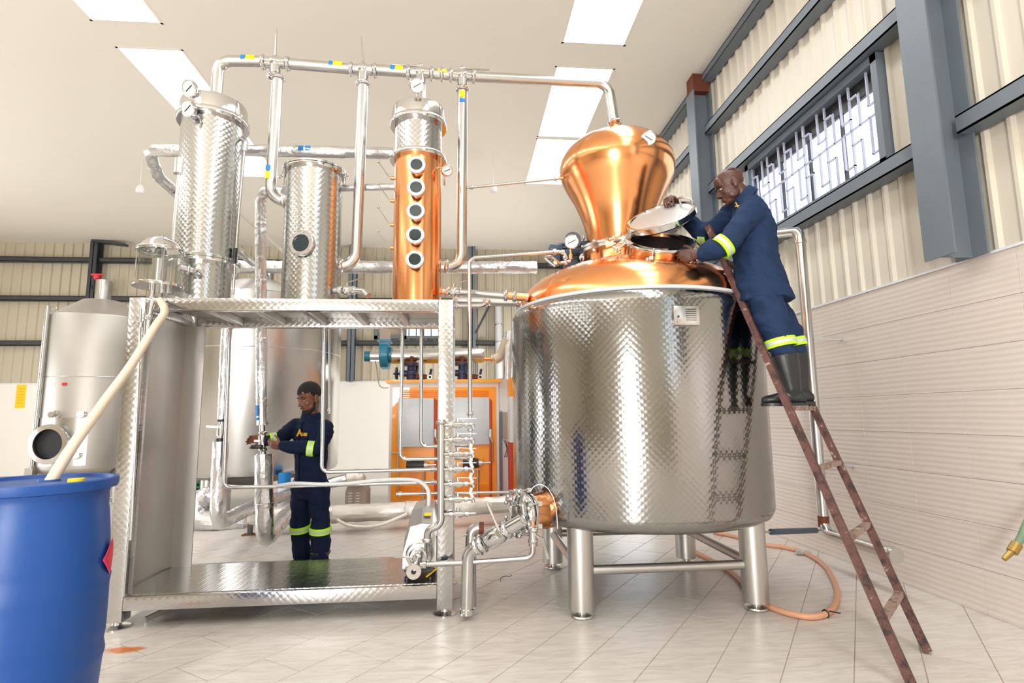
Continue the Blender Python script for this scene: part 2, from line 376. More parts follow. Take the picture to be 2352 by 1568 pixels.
def text_mesh(name, body, size, m, mtx, parent, extrude=0.0008, label=None):
    cu = bpy.data.curves.new(name, 'FONT'); cu.body = body; cu.size = size; cu.extrude = extrude; cu.align_x = 'CENTER'; cu.align_y = 'CENTER'
    o = bpy.data.objects.new(name + '_tmp', cu); COL.objects.link(o)
    dg = bpy.context.evaluated_depsgraph_get(); me = bpy.data.meshes.new_from_object(o.evaluated_get(dg)); bpy.data.objects.remove(o)
    me.name = name; me.materials.clear(); me.materials.append(M[m]); me.transform(mtx)
    q = link(name, me, parent)
    if label: q['label'] = label
    return q
# ================================================================= the hall
CEIL = 6.3; XR = 3.61; YB = 16.0; XL = -14.5; YF = -6.0; WH = 2.464
# floor: a bed of grout and tiles laid at an angle; past the counted tiles the bed carries the tile finish
fl = sroot('floor')
b = MB(); b.bb((XL, YF, -0.12), (XR + 0.1, YB + 0.1, -0.004)); part('tile_bed', b, 'floor', fl, smooth=False)
TA = math.radians(53.2); tx, ty = V((math.cos(TA), math.sin(TA), 0)), V((-math.sin(TA), math.cos(TA), 0))
TL, TW = 0.66, 0.33
tb = MB(); tb.box((0, 0, -0.003), (TL - 0.006, TW - 0.006, 0.006)); tile_me = tb.mesh('tile', 'floor', smooth=False)
cells = []
for i in range(-25, 26):
    for j in range(-40, 41):
        c = V((1.60, 3.20, 0)) + tx * (i * TL + (TL / 2 if j % 2 else 0)) + ty * (j * TW)
        d = c.y
        if 2.45 < d < 7.6 and -1.05 * d - 0.3 < c.x < XR + 0.45:
            # hidden behind nothing: keep the nearest ones
            cells.append((d + abs(c.x - 1.4) * 0.18, c))
cells.sort(key=lambda q: q[0])
gb = MB(); gb.bb((-5.2, 2.2, -0.0042), (XR, 6.6, -0.0035)); part('grout', gb, 'gap', fl, smooth=False)
for _, c in cells[:298]:
    link('tile', tile_me, fl, Matrix.Translation(c) @ Matrix.Rotation(TA, 4, 'Z'))

# right wall: ribbed tiles up to 2.46 m, cream cladding on grey girts above
wr = sroot('wall_right', (XR, 0, 0))
DY0, DY1, DZ3 = 10.65, 14.35, 2.35
b = MB(); b.bb((XR + 0.017, YF, 0), (XR + 0.12, DY0, WH - 0.01)); b.bb((XR + 0.017, DY1, 0), (XR + 0.12, YB, WH - 0.01)); b.bb((XR + 0.017, DY0, DZ3), (XR + 0.12, DY1, WH - 0.01)); part('tile_backing', b, 'gap', wr, smooth=False)
TWW, THH = 0.52, WH / 8
wt = MB(); wt.bevbox((0, 0, 0), (0.016, TWW - 0.002, THH - 0.002), 0.0015); wt_me = wt.mesh('wall_tile', 'walltile', smooth=False)
for k in range(16):
    for j in range(8):
        link('wall_tile', wt_me, wr, Matrix.Translation((XR + 0.008, 2.3 + (k + 0.5) * TWW - 0.1, (j + 0.5) * THH)))
b = MB(); b.bb((XR, 2.2 + 16 * TWW, 0), (XR + 0.016, DY0, WH)); b.bb((XR, DY1, 0), (XR + 0.016, YB, WH)); b.bb((XR, DY0, DZ3), (XR + 0.016, DY1, WH)); b.bb((XR, YF, 0), (XR + 0.016, 2.2, WH)); part('wall_finish', b, 'walltile', wr, smooth=False)
b = MB(); b.bb((XR - 0.012, YF, WH), (XR + 0.03, YB, WH + 0.018)); part('tile_trim', b, 'panelwhite', wr, smooth=False)
def ribbed(x0, y0, y1, z0, z1, pitch=0.1875, depth=0.028, flip=1):
    """cladding sheet in the plane x = x0 with ribs standing into the hall"""
    prof = []; n = max(1, round((y1 - y0) / pitch)); p = (y1 - y0) / n
    for k in range(n):
        a = y0 + k * p
        prof += [(a, 0), (a + p * 0.70, 0), (a + p * 0.78, depth), (a + p * 0.92, depth)]
    prof.append((y1, 0)); mb = MB(); vs = []; fs = []
    for y, d in prof: vs += [(x0 - d * flip, y, z0), (x0 - d * flip, y, z1)]
    for i in range(len(prof) - 1): fs.append((2 * i, 2 * i + 2, 2 * i + 3, 2 * i + 1))
    return mb.add(vs, fs)
WY0, WY1, WZ0, WZ1 = 4.14, 6.39, 3.46, 4.48
y = WY0 - 0.75 * 9
while y < YB - 0.1:
    y1 = min(y + 0.75, YB)
    if y > WY0 - 0.01 and y1 < WY1 + 0.01: spans = [(WH, WZ0), (WZ1, CEIL)]
    else: spans = [(WH, CEIL)]
    for z0, z1 in spans: part('cladding_sheet', ribbed(XR + 0.03, y, y1, z0, z1), 'clad', wr, smooth=False)
    y += 0.75
def channel(p0, p1, h, d, t=0.012):
    """steel channel: web against the sheet, flanges into the hall; p0..p1 along the bottom back edge"""
    p0, p1 = V(p0), V(p1); along = (p1 - p0).normalized(); inn = along.cross(V((0, 0, 1)))
    return along, inn
def girt(y0, y1, z, h=0.12, d=0.15):
    b = MB(); b.bb((XR - d, y0, z), (XR, y1, z + 0.012)); b.bb((XR - d, y0, z + h - 0.012), (XR, y1, z + h)); b.bb((XR - d, y0, z), (XR - d + 0.012, y1, z + h)); return b
posts = [-0.55, 3.5, 7.35, 11.3, 15.2]
for z, h in ((3.33, 0.13), (4.49, 0.13), (5.38, 0.12), (6.18, 0.11)):
    for a, c in zip([YF] + posts, posts + [YB]):
        part('girt', girt(a + 0.1, c - 0.1, z, h), 'post', wr, smooth=False)
def ibeam(x, y, z0, z1, w=0.25, d=0.26, t=0.016, m='post', parent=None, name='steel_post'):
    b = MB(); b.bb((x, y - w / 2, z0), (x + t, y + w / 2, z1)); b.bb((x + d - t, y - w / 2, z0), (x + d, y + w / 2, z1)); b.bb((x, y - t / 2, z0), (x + d, y + t / 2, z1))
    return part(name, b, m, parent, smooth=False)
for py in posts: ibeam(XR - 0.3, py, WH, CEIL - 0.25 if py == 7.35 else CEIL, parent=wr)
b = MB(); b.bb((XR - 0.29, 7.24, CEIL - 0.27), (XR - 0.05, 7.46, CEIL)); part('rusty_post_cap', b, 'rust', wr, smooth=False)

# right wall window: louvred glass behind a welded key-pattern grille
wn = sroot('window_1', (XR, WY0, WZ0))
b = MB(); t = 0.07
for a, c in (((WY0, WZ0), (WY1, WZ0 + t)), ((WY0, WZ1 - t), (WY1, WZ1)), ((WY0, WZ0), (WY0 + t, WZ1)), ((WY1 - t, WZ0), (WY1, WZ1))):
    b.bb((XR - 0.07, a[0], a[1]), (XR + 0.05, c[0], c[1]))
part('window_frame', b, 'post', wn, smooth=False)
npan = 4; pw = (WY1 - WY0 - 0.2) / npan
for k in range(npan):
    b = MB(); b.bb((XR + 0.035, WY0 + 0.1 + k * pw + 0.012, WZ0 + 0.09), (XR + 0.041, WY0 + 0.1 + (k + 1) * pw - 0.012, WZ1 - 0.24)); part('pane', b, 'pane', wn, smooth=False)
for k in range(npan + 1):
    b = MB(); b.bb((XR + 0.025, WY0 + 0.085 + k * pw, WZ0 + 0.06), (XR + 0.05, WY0 + 0.115 + k * pw, WZ1 - 0.06)); part('mullion', b, 'postd', wn, smooth=False)
b = MB(); b.bb((XR + 0.02, WY0 + 0.07, WZ1 - 0.24), (XR + 0.05, WY1 - 0.07, WZ1 - 0.07)); part('dark_head_louver', b, 'black', wn, smooth=False)
M['grille'] = mat('grey_lilac_grille', hexc(178, 180, 200), 0.45)
gx = XR - 0.02; gz0, gz1 = WZ0 + 0.06, WZ1 - 0.06; gm = (gz0 + gz1) / 2 + 0.01; ng = 6; gw = (WY1 - WY0 - 0.14) / ng
def gbar(y0, z0, y1, z1, t=0.013):
    b = MB(); b.bb((gx - 0.01, min(y0, y1) - t / 2, min(z0, z1) - t / 2), (gx + 0.01, max(y0, y1) + t / 2, max(z0, z1) + t / 2)); part('grille_bar', b, 'grille', wn, smooth=False)
gbar(WY0 + 0.07, gm, WY1 - 0.07, gm)
for k in range(ng + 1): gbar(WY0 + 0.07 + k * gw, gz0, WY0 + 0.07 + k * gw, gz1, 0.024 if k % 3 == 0 else 0.013)
for k in range(ng):
    a = WY0 + 0.07 + k * gw; q = gw / 3; hh = gz1 - gm
    # upper half: a hook hanging from the head and a bar standing on the middle rail
    gbar(a + q, gz1, a + q, gm + hh * 0.25); gbar(a, gm + hh * 0.25, a + q, gm + hh * 0.25)
    gbar(a + 2 * q, gm, a + 2 * q, gm + hh * 0.68); gbar(a + 2 * q, gm + hh * 0.68, a + gw, gm + hh * 0.68)
    # lower half: mirrored hooks
    gbar(a + q, gm, a + q, gz0 + hh * 0.28); gbar(a + q, gz0 + hh * 0.28, a, gz0 + hh * 0.28)
    gbar(a + 2 * q, gz0, a + 2 * q, gz0 + hh * 0.72); gbar(a + 2 * q, gz0 + hh * 0.72, a + gw, gz0 + hh * 0.72)

# back wall
wb = sroot('wall_back', (0, YB, 0))
WB = 2.40
def ribbed_b(x0, x1, z0, z1, pitch=0.25, depth=0.035):
    prof = []; n = max(1, round((x1 - x0) / pitch)); p = (x1 - x0) / n
    for k in range(n):
        a = x0 + k * p; prof += [(a, 0), (a + p * 0.66, 0), (a + p * 0.74, depth), (a + p * 0.92, depth)]
    prof.append((x1, 0)); vs = []; fs = []
    for x, d in prof: vs += [(x, YB - d, z0), (x, YB - d, z1)]
    for i in range(len(prof) - 1): fs.append((2 * i, 2 * i + 2, 2 * i + 3, 2 * i + 1))
    return MB().add(vs, fs)
x = XL
BW0, BW1, BWZ0, BWZ1 = -2.5, -0.5, 3.62, 4.7
while x < XR - 0.05:
    x1 = min(x + 1.0, XR + 0.03)
    if BW0 - 0.01 <= x and x1 <= BW1 + 0.01:
        part('cladding_sheet', ribbed_b(x, x1, WB, BWZ0), 'cladback', wb, smooth=False); part('cladding_sheet', ribbed_b(x, x1, BWZ1, CEIL), 'cladback', wb, smooth=False)
    else: part('cladding_sheet', ribbed_b(x, x1, WB, CEIL), 'cladback', wb, smooth=False)
    x += 1.0
b = MB(); b.bb((XL, YB - 0.06, 0), (XR, YB + 0.1, WB)); part('white_wainscot', b, 'plaster', wb, smooth=False)
b = MB(); b.bb((XL, YB - 0.075, WB), (XR, YB, WB + 0.03)); part('tile_trim', b, 'panelwhite', wb, smooth=False)
bposts = [-14.2, -10.05, -6.6, -3.1, 0.27, 3.3]
for px in bposts:
    w2 = 0.19; b = MB(); yb = YB - 0.05
    b.bb((px - w2 / 2, yb - 0.26, WB), (px + w2 / 2, yb - 0.244, CEIL)); b.bb((px - w2 / 2, yb - 0.016, WB), (px + w2 / 2, yb, CEIL)); b.bb((px - 0.01, yb - 0.26, WB), (px + 0.01, yb, CEIL))
    part('steel_post', b, 'postd' if px < -5 else 'post', wb, smooth=False)
for z in (3.42, 4.64, 5.72):
    for a, c in zip(bposts, bposts[1:]):
        b = MB(); b.bb((a + 0.1, YB - 0.22, z), (c - 0.1, YB - 0.05, z + 0.014)); b.bb((a + 0.1, YB - 0.22, z), (c - 0.1, YB - 0.206, z + 0.13)); b.bb((a + 0.1, YB - 0.22, z + 0.116), (c - 0.1, YB - 0.05, z + 0.13))
        part('girt', b, 'postd', wb, smooth=False)
# diagonal brace by the post behind the still
b = MB(); b.bar(ay(1130, 690, 15.7), ay(1092, 765, 15.7), 0.06, 0.06); part('brace', b, 'postd', wb, smooth=False)
b = MB(); b.bar((-10.05, YB - 0.33, CEIL - 0.03), (-9.2, YB - 0.33, CEIL - 0.12), 0.2, 0.05); part('post_cap_plate', b, 'postd', wb, smooth=False)
b = MB(); b.bb((-9.85, 15.5, 4.83), (-9.55, 15.7, 5.15)); b.bb((-10.0, 15.62, 4.95), (-9.8, 15.72, 5.03)); part('wall_lamp', b, 'black', wb, smooth=False)
w2_ = sroot('window_2', (BW0, YB, BWZ0))
b = MB()
for a, c in (((BW0, BWZ0), (BW1, BWZ0 + 0.09)), ((BW0, BWZ1 - 0.09), (BW1, BWZ1)), ((BW0, BWZ0), (BW0 + 0.09, BWZ1)), ((BW1 - 0.09, BWZ0), (BW1, BWZ1)), ((-1.72, BWZ0), (-1.60, BWZ1))):
    b.bb((a[0], YB - 0.08, a[1]), (c[0], YB + 0.06, c[1]))
part('window_frame', b, 'post', w2_, smooth=False)
b = MB(); b.bb((BW0 + 0.09, YB + 0.02, BWZ0 + 0.09), (-1.72, YB + 0.04, BWZ1 - 0.09)); part('shutter_panel', b, 'louver', w2_, smooth=False)
b = MB(); b.bb((-1.6, YB + 0.02, BWZ0 + 0.09), (BW1 - 0.09, YB + 0.026, BWZ1 - 0.09)); part('pane', b, 'pane', w2_, smooth=False)
for k in range(5):
    b = MB(); xx = -1.55 + k * 0.21; b.bb((xx, YB - 0.05, BWZ0 + 0.09), (xx + 0.03, YB - 0.03, BWZ1 - 0.09))
    if k < 4: b.bb((xx, YB - 0.05, BWZ0 + 0.3 + 0.14 * (k % 2)), (xx + 0.2, YB - 0.03, BWZ0 + 0.33 + 0.14 * (k % 2)))
    part('grille_bar', b, 'postd', w2_, smooth=False)
# left and front walls (out of frame, they close the room)
wl = sroot('wall_left', (XL, 0, 0)); EY0, EY1, EZ = 4.0, 10.4, 3.9
b = MB(); b.bb((XL - 0.1, YF, 0), (XL, EY0, CEIL)); b.bb((XL - 0.1, EY1, 0), (XL, YB, CEIL)); b.bb((XL - 0.1, EY0, EZ), (XL, EY1, CEIL)); part('left_cladding', b, 'cladback', wl, smooth=False)
d2 = sroot('added_door_2', (XL, EY0, 0))  # unseen doorway made up to house the side fill light
b = MB(); b.bb((XL - 0.06, EY0 - 0.1, 0), (XL + 0.02, EY0, EZ + 0.1)); b.bb((XL - 0.06, EY1, 0), (XL + 0.02, EY1 + 0.1, EZ + 0.1)); b.bb((XL - 0.06, EY0, EZ), (XL + 0.02, EY1, EZ + 0.1)); part('door_frame', b, 'post', d2, smooth=False)
wf = sroot('wall_front', (0, YF, 0))
DX0, DX1, DZ = -3.55, -1.25, 4.2
b = MB(); b.bb((XL, YF - 0.1, 0), (DX0, YF, CEIL)); b.bb((DX1, YF - 0.1, 0), (XR, YF, CEIL)); b.bb((DX0, YF - 0.1, DZ), (DX1, YF, CEIL)); part('front_cladding', b, 'cladback', wf, smooth=False)
dr = sroot('assumed_door_1', (DX0, YF, 0))  # unseen doorway, assumed from the highlight on the still jacket
b = MB(); b.bb((DX0 - 0.1, YF - 0.02, 0), (DX0, YF + 0.06, DZ + 0.1)); b.bb((DX1, YF - 0.02, 0), (DX1 + 0.1, YF + 0.06, DZ + 0.1)); b.bb((DX0, YF - 0.02, DZ), (DX1, YF + 0.06, DZ + 0.1)); part('door_frame', b, 'post', dr, smooth=False)
d3 = sroot('added_door_3', (XR, DY0, 0))  # invented doorway out of view, added for the back fill light
b = MB(); b.bb((XR - 0.03, DY0 - 0.08, 0), (XR + 0.12, DY0, DZ3 + 0.08)); b.bb((XR - 0.03, DY1, 0), (XR + 0.12, DY1 + 0.08, DZ3 + 0.08)); b.bb((XR - 0.03, DY0, DZ3), (XR + 0.12, DY1, DZ3 + 0.08)); part('door_frame', b, 'post', d3, smooth=False)
# ceiling with roof lights: two strips, plus an unseen third added for more light
SX = [(-10.46, -9.6), (-4.58, -3.72), (1.30, 2.17)]; SY = [(-4.2, -2.2), (-1.8, 0.2), (0.6, 2.6), (3.0, 4.9), (4.95, 6.72), (7.2, 9.22), (9.27, 11.25)]
cl = sroot('ceiling', (0, 0, CEIL)); xs = [XL] + [q for p in SX for q in p] + [XR + 0.1]
for i in range(len(xs) - 1):
    if i % 2 == 0: b = MB(); b.bb((xs[i], YF, CEIL), (xs[i + 1], YB, CEIL + 0.06)); part('ceiling_sheet', b, 'ceil', cl, smooth=False)
    else:
        e = [YF] + [q for p in SY for q in p] + [YB]
        for k in range(0, len(e), 2): b = MB(); b.bb((xs[i], e[k], CEIL), (xs[i + 1], e[k + 1], CEIL + 0.06)); part('ceiling_sheet', b, 'ceil', cl, smooth=False)
n_ = 3
for (x0, x1) in SX:
    for (y0, y1) in SY:
        s_ = sroot('window_%d' % n_, ((x0 + x1) / 2, (y0 + y1) / 2, CEIL)); n_ += 1
        b = MB(); b.bb((x0, y0, CEIL + 0.03), (x1, y1, CEIL + 0.034)); part('roof_light_pane', b, 'skylight', s_, smooth=False)
        b = MB(); g = 0.03; b.bb((x0, y0, CEIL - 0.004), (x0 + g, y1, CEIL + 0.05)); b.bb((x1 - g, y0, CEIL - 0.004), (x1, y1, CEIL + 0.05)); b.bb((x0, y0, CEIL - 0.004), (x1, y0 + g, CEIL + 0.05)); b.bb((x0, y1 - g, CEIL - 0.004), (x1, y1, CEIL + 0.05)); part('roof_light_frame', b, 'ceil', s_, smooth=False)
# ================================================================= distilling equipment on its stand
def gauge(root, c, nrm, R, stem=None, depth=0.03, name='gauge', needle=0.5, rim='polish', label=None):
    """dial instrument: case, face, pointer (sub-parts of one part)"""
    c = V(c); nrm = V(nrm).normalized()
    g = part(name, MB().lathe([(0, -depth), (R * 0.96, -depth), (R, -depth * 0.8), (R, 0.003), (R * 0.9, 0.006), (R * 0.9, 0)], c, nrm, 28), rim, root, label)
    part('dial', MB().lathe([(0, 0.0005), (R * 0.9, 0.0005)], c, nrm, 28), 'dial', g)
    x, y, _ = basis(nrm); d = x * math.cos(needle) + y * math.sin(needle)
    part('pointer', MB().bar(c + nrm * 0.003 - d * R * 0.55, c + nrm * 0.003 + d * R * 0.6, R * 0.09, 0.002, up=nrm), 'black', g)
    if stem: part('gauge_stem', MB().tube(stem, 0.009, 8, 0.02), 'steel', g)
    return g
def clamp(root, c, axis, r, m='polish', nut=(0, -1, 0), name='clamp'):
    """sanitary clamp: wedge ring with a wing nut"""
    c = V(c); a = V(axis).normalized(); mb = MB()
    mb.lathe([(r, -0.018), (r * 1.22, -0.014), (r * 1.36, -0.005), (r * 1.36, 0.005), (r * 1.22, 0.014), (r, 0.018)], c, a, 20)
    q = V(nut); q = (q - a * q.dot(a)).normalized(); p = c + q * r * 1.4; t = a.cross(q)
    mb.cyl(p - t * r * 0.35, p + t * r * 0.55, max(0.006, r * 0.14), 8); mb.box(p + t * r * 0.1, [r * 0.32] * 3); return part(name, mb, m, root)
def wingbolt(root, p, d, L=0.09, s=1.0, name='wing_bolt'):
    p = V(p); d = V(d).normalized(); x, y, _ = basis(d); mb = MB()
    mb.cyl(p - d * 0.02, p + d * L, 0.009 * s, 8); mb.lathe([(0.0, L * .55), (0.02 * s, L * .55), (0.016 * s, L * .85), (0, L * .85)], p, d, 10)
    for k in range(4):
        q = x * math.cos(PI / 2 * k) + y * math.sin(PI / 2 * k); mb.sphere(p + d * L * .8 + q * 0.026 * s, 0.013 * s, 8, 6)
    return part(name, mb, 'polish', root)
def sight_glass(root, c, nrm, R, m='panelwhite', neck='copper', L=0.06):
    c = V(c); nrm = V(nrm).normalized()
    g = part('sight_glass', MB().lathe([(R * 0.80, -L), (R * 0.80, -0.012), (R, -0.012), (R, 0.012), (R * 0.93, 0.018), (R * 0.68, 0.018), (R * 0.66, 0.004)], c, nrm, 32), m, root)
    part('glass', MB().lathe([(0, 0.005), (R * 0.67, 0.005)], c, nrm, 28), 'glassd', g)
    part('neck', MB().lathe([(R * 0.82, -L - 0.05), (R * 0.82, -0.013)], c, nrm, 28), neck, g)
    x, y, _ = basis(nrm); mb = MB()
    for k in range(6):
        a = PI / 3 * k + .3; mb.cyl(c + (x * math.cos(a) + y * math.sin(a)) * R * 0.84 + nrm * 0.014, c + (x * math.cos(a) + y * math.sin(a)) * R * 0.84 + nrm * 0.024, R * 0.07, 6)
    part('bolt_ring', mb, 'polish', g); return g

M['lidtop'] = mat('frosted_lid_plate', (0.52, 0.53, 0.52), 0.42, 0.5, 0.05, 12)
# ---- stand
SY0, SY1, SX0, SX1, ST = 4.20, 5.08, -2.415, -0.07, 2.29
st = thing('still_stand', (-1.24, 4.64, 0), 'rectangular stainless steel stand carrying three distilling columns over a low tray', 'stand')
for (x0, y0) in ((SX0, SY0), (SX1 - 0.115, SY0), (SX0, SY1 - 0.115), (SX1 - 0.115, SY1 - 0.115)):
    part('post', MB().bevbox((x0 + 0.0575, y0 + 0.0575, (0.045 + ST) / 2), (0.115, 0.115, ST - 0.045), 0.006), 'turnedflat', st)
    c = V((x0 + 0.0575, y0 + 0.0575, 0)); part('foot', MB().lathe([(0, 0), (0.085, 0), (0.085, 0.008), (0.03, 0.02), (0.022, 0.05), (0, 0.05)], c, (0, 0, 1), 20), 'steel', st)
def beam(a, b, m='turnedflat', name='beam'): part(name, MB().bevbox([(a[i] + b[i]) / 2 for i in range(3)], [b[i] - a[i] for i in range(3)], 0.005), m, st)
for y0 in (SY0, SY1 - 0.08): beam((SX0 + 0.115, y0 + 0.001, ST - 0.092), (SX1 - 0.115, y0 + 0.08, ST - 0.001))
for x0 in (SX0 + 0.002, SX1 - 0.085): beam((x0, SY0 + 0.115, ST - 0.092), (x0 + 0.083, SY1 - 0.115, ST - 0.001))
for k in range(5): xx = SX0 + 0.115 + (k + 1) * 0.36; beam((xx - 0.025, SY0 + 0.08, ST - 0.075), (xx + 0.025, SY1 - 0.08, ST - 0.012), 'satin', 'joist')
b = MB(); b.bb((SX0 + 0.11, SY0 + 0.08, ST - 0.012), (SX1 - 0.11, SY1 - 0.08, ST - 0.001)); part('deck_plate', b, 'satin', st, smooth=False)
for y0 in (SY0, SY1 - 0.06): beam((SX0 + 0.115, y0 + 0.001, 0.12), (SX1 - 0.115, y0 + 0.06, 0.213))
for x0 in (SX0 + 0.003, SX1 - 0.08): beam((x0, SY0 + 0.115, 0.12), (x0 + 0.077, SY1 - 0.115, 0.213))
b = MB(); b.bb((SX0 + 0.07, SY0 + 0.05, 0.203), (SX1 - 0.07, SY1 - 0.05, 0.216)); part('tray', b, 'turnedflat', st, smooth=False)
b = MB(); b.bb((SX0 + 0.03, SY0 + 0.112, 0.214), (SX0 + 0.045, SY1 - 0.112, ST - 0.09)); part('side_panel', b, 'satin', st, smooth=False)
b = MB(); b.bar((SX0 + 0.115, SY0 + 0.01, 0.214), (SX0 + 0.115, SY0 + 0.01, ST - 0.09), 0.014, 0.014, up=(1, 0, 0)); part('edge_strip', b, 'steel', st, smooth=False)
b = MB(); b.bb((SX0 + 0.045, SY1 - 0.118, 0.214), (SX0 + 0.205, SY1 - 0.106, ST - 0.09)); part('corner_plate', b, 'dull', st, smooth=False)
b = MB(); b.bar((SX0 + 0.20, SY0 + 0.14, 0.02), (SX0 + 0.52, SY0 + 0.55, 0.12), 0.03, 0.03); part('tray_brace', b, 'satin', st, smooth=False)
for k in range(9): b = MB(); b.sphere((SX0 + 0.3 + k * 0.22, SY0 + 0.06, ST + 0.002), 0.009, 8, 6, (1, 1, .7)); part('deck_bolt', b, 'polish', st)

# ---- tall condenser column at the left
CYY = 4.72
def shell(r, z0, z1): return [(0, z0), (r, z0), (r, z1), (0, z1)]
C1 = V((-2.14, CYY, 0))
t = thing('condenser_tower', C1 + V((0, 0, ST)), 'tall engine-turned steel column with two dials at the left end of the stand', 'column')
part('lower_shell', MB().lathe([(0.205, ST), (0.205, 2.70)], C1, seg=48), 'turned', t)
part('base_flange', MB().lathe([(0.0, ST), (0.235, ST), (0.235, ST + 0.012), (0.205, ST + 0.012)], C1, seg=48), 'steel', t)
part('flange', MB().lathe([(0.205, 2.66), (0.268, 2.66), (0.27, 2.665), (0.27, 2.684), (0.262, 2.686), (0.27, 2.69), (0.27, 2.71), (0.262, 2.715), (0.24, 2.715)], C1, seg=48), 'polish', t)
part('upper_shell', MB().lathe([(0.2, 2.71), (0.243, 2.71), (0.243, 3.92)], C1, seg=48), 'turned', t)
part('top_flange', MB().lathe([(0.243, 3.9), (0.278, 3.9), (0.284, 3.915), (0.284, 3.945), (0.278, 3.955), (0.25, 3.958)], C1, seg=48), 'polish', t)
part('lid', MB().lathe([(0.262, 3.955), (0.262, 4.06), (0.255, 4.085), (0.2, 4.11), (0.08, 4.125), (0, 4.128)], C1, seg=48), 'polish', t)
gauge(t, ay(434, 203, 4.44), (-0.32, -0.86, -0.4), 0.068, [ay(440, 210, 4.5), ay(455, 222, 4.52), ay(464, 228, 4.5)])
gauge(t, ay(431, 249, 4.40), (-0.32, -0.86, -0.4), 0.066, [ay(438, 255, 4.46), ay(456, 266, 4.47), ay(461, 280, 4.46), ay(461, 300, 4.49)])
# side overflow tube beside the column
t = thing('overflow_tube', ay(395, 560, 4.55), 'thin upright steel tube with a wide collar beside the tall left column', 'pipe')
part('tube', MB().tube([ay(413, 400, 4.55), ay(396, 585, 4.55)], 0.019, 12), 'steel', t)
part('collar', MB().cyl(ay(416, 366, 4.55), ay(413, 400, 4.55), 0.047, 20), 'steel', t)
part('bracket', MB().bar(ay(414, 385, 4.55), ay(430, 385, 4.62), 0.02, 0.02), 'steel', t)
t = thing('level_tube', ay(548, 520, 4.6), 'slender vertical tube standing right of the tall left column', 'pipe')
part('tube', MB().tube([ay(562, 345, 4.66), ay(546, 520, 4.66), ay(535, 676, 4.66)], 0.010, 10), 'steel', t)
part('dark_sleeve', MB().cyl(ay(541, 570, 4.66), ay(538, 606, 4.66), 0.017, 10), 'black', t)
part('elbow', MB().tube([ay(562, 347, 4.66), ay(566, 325, 4.66), ay(556, 318, 4.70)], 0.02, 10, 0.03), 'foil', t)

# ---- short steel column
C2 = V((-1.275, CYY, 0))
t = thing('steel_condenser', C2 + V((0, 0, ST)), 'short engine-turned steel column with one round sight glass and wing-bolted lid', 'column')
part('shell', MB().lathe([(0.232, ST), (0.232, 3.50)], C2, seg=48), 'turned', t)
part('base_flange', MB().lathe([(0, ST), (0.26, ST), (0.26, ST + 0.012), (0.23, ST + 0.012)], C2, seg=48), 'steel', t)
part('top_flange', MB().lathe([(0.232, 3.475), (0.258, 3.475), (0.262, 3.485), (0.262, 3.5), (0.23, 3.502)], C2, seg=48), 'polish', t)
part('lid', MB().lathe([(0.262, 3.506), (0.262, 3.522), (0.25, 3.53), (0.1, 3.55), (0, 3.552)], C2, seg=48), 'polish', t)
part('lid_handle', MB().tube([C2 + V((-.1, 0, 3.54)), C2 + V((-.1, 0, 3.62)), C2 + V((.1, 0, 3.62)), C2 + V((.1, 0, 3.54))], 0.006, 8, 0.02), 'polish', t)
for (u, v, y) in ((672, 388, 4.60), (742, 388, 4.55), (652, 410, 4.72), (791, 412, 4.72)):
    p = ay(u, v, y); wingbolt(t, p - V((0, 0, 0.03)), (0, 0, 1), 0.085, 1.0)
sight_glass(t, ay(693, 559, 4.46), (-0.22, -0.97, 0.0), 0.105, 'steel', 'steel', 0.05)
part('inlet', MB().tube([ay(650, 455, CYY), ay(668, 460, CYY)], 0.05, 14), 'steel', t)

# ---- copper rectifying column
C3 = V((-0.392, CYY, 0))
t = thing('copper_rectifier', C3 + V((0, 0, ST)), 'copper rectifying column with five portholes under a bright steel head', 'column')
part('copper_shell', MB().lathe([(0.205, ST), (0.205, 3.64)], C3, seg=56), 'copper', t)
part('base_flange', MB().lathe([(0, ST), (0.225, ST), (0.225, ST + 0.012), (0.205, ST + 0.012)], C3, seg=48), 'copperd', t)
part('flange', MB().lathe([(0.205, 3.625), (0.242, 3.625), (0.246, 3.632), (0.246, 3.66), (0.242, 3.668), (0.21, 3.67)], C3, seg=48), 'polish', t)
part('steel_shell', MB().lathe([(0.207, 3.665), (0.207, 3.97)], C3, seg=56), 'turned', t)
part('top_flange', MB().lathe([(0.207, 3.945), (0.246, 3.945), (0.25, 3.955), (0.25, 3.985), (0.244, 3.995), (0.22, 3.997)], C3, seg=48), 'polish', t)
part('lid', MB().lathe([(0.236, 3.995), (0.236, 4.085), (0.226, 4.115), (0.15, 4.145), (0.06, 4.155), (0, 4.157)], C3, seg=48), 'polish', t)
for v in (379, 431, 485, 540, 596):
    sight_glass(t, ay(957 - (v - 379) * 0.018, v, 4.455), (-0.04, -1, 0.0), 0.074)
for (v, va) in ((408, 372), (460, 424), (515, 477), (568, 531)):
    nz = part('spray_nozzle', MB().lathe([(0, 0), (0.013, 0), (0.017, 0.02), (0.017, 0.05), (0.022, 0.052), (0.022, 0.08)], ay(896, v + 1, CYY), (1, 0, 0), 12), 'copperd', t)
    part('handle_rod', MB().tube([ay(898, v + 1, CYY), ay(893, v - 2, CYY), ay(870, va, CYY)], 0.0035, 6), 'steel', nz)
    part('ball_knob', MB().sphere(ay(869, va - 1, CYY), 0.012, 10, 8), 'steel', nz)
gauge(t, ay(958, 196, 4.42), (-0.03, -0.93, -0.32), 0.062, [ay(958, 196, 4.45), ay(960, 218, 4.46), ay(961, 232, 4.5)])
gauge(t, ay(1027, 391, 4.56), (0.35, -0.9, -0.2), 0.048, [ay(1022, 391, 4.58), ay(1011, 383, 4.60), ay(1003, 388, 4.62)], rim='copperd')
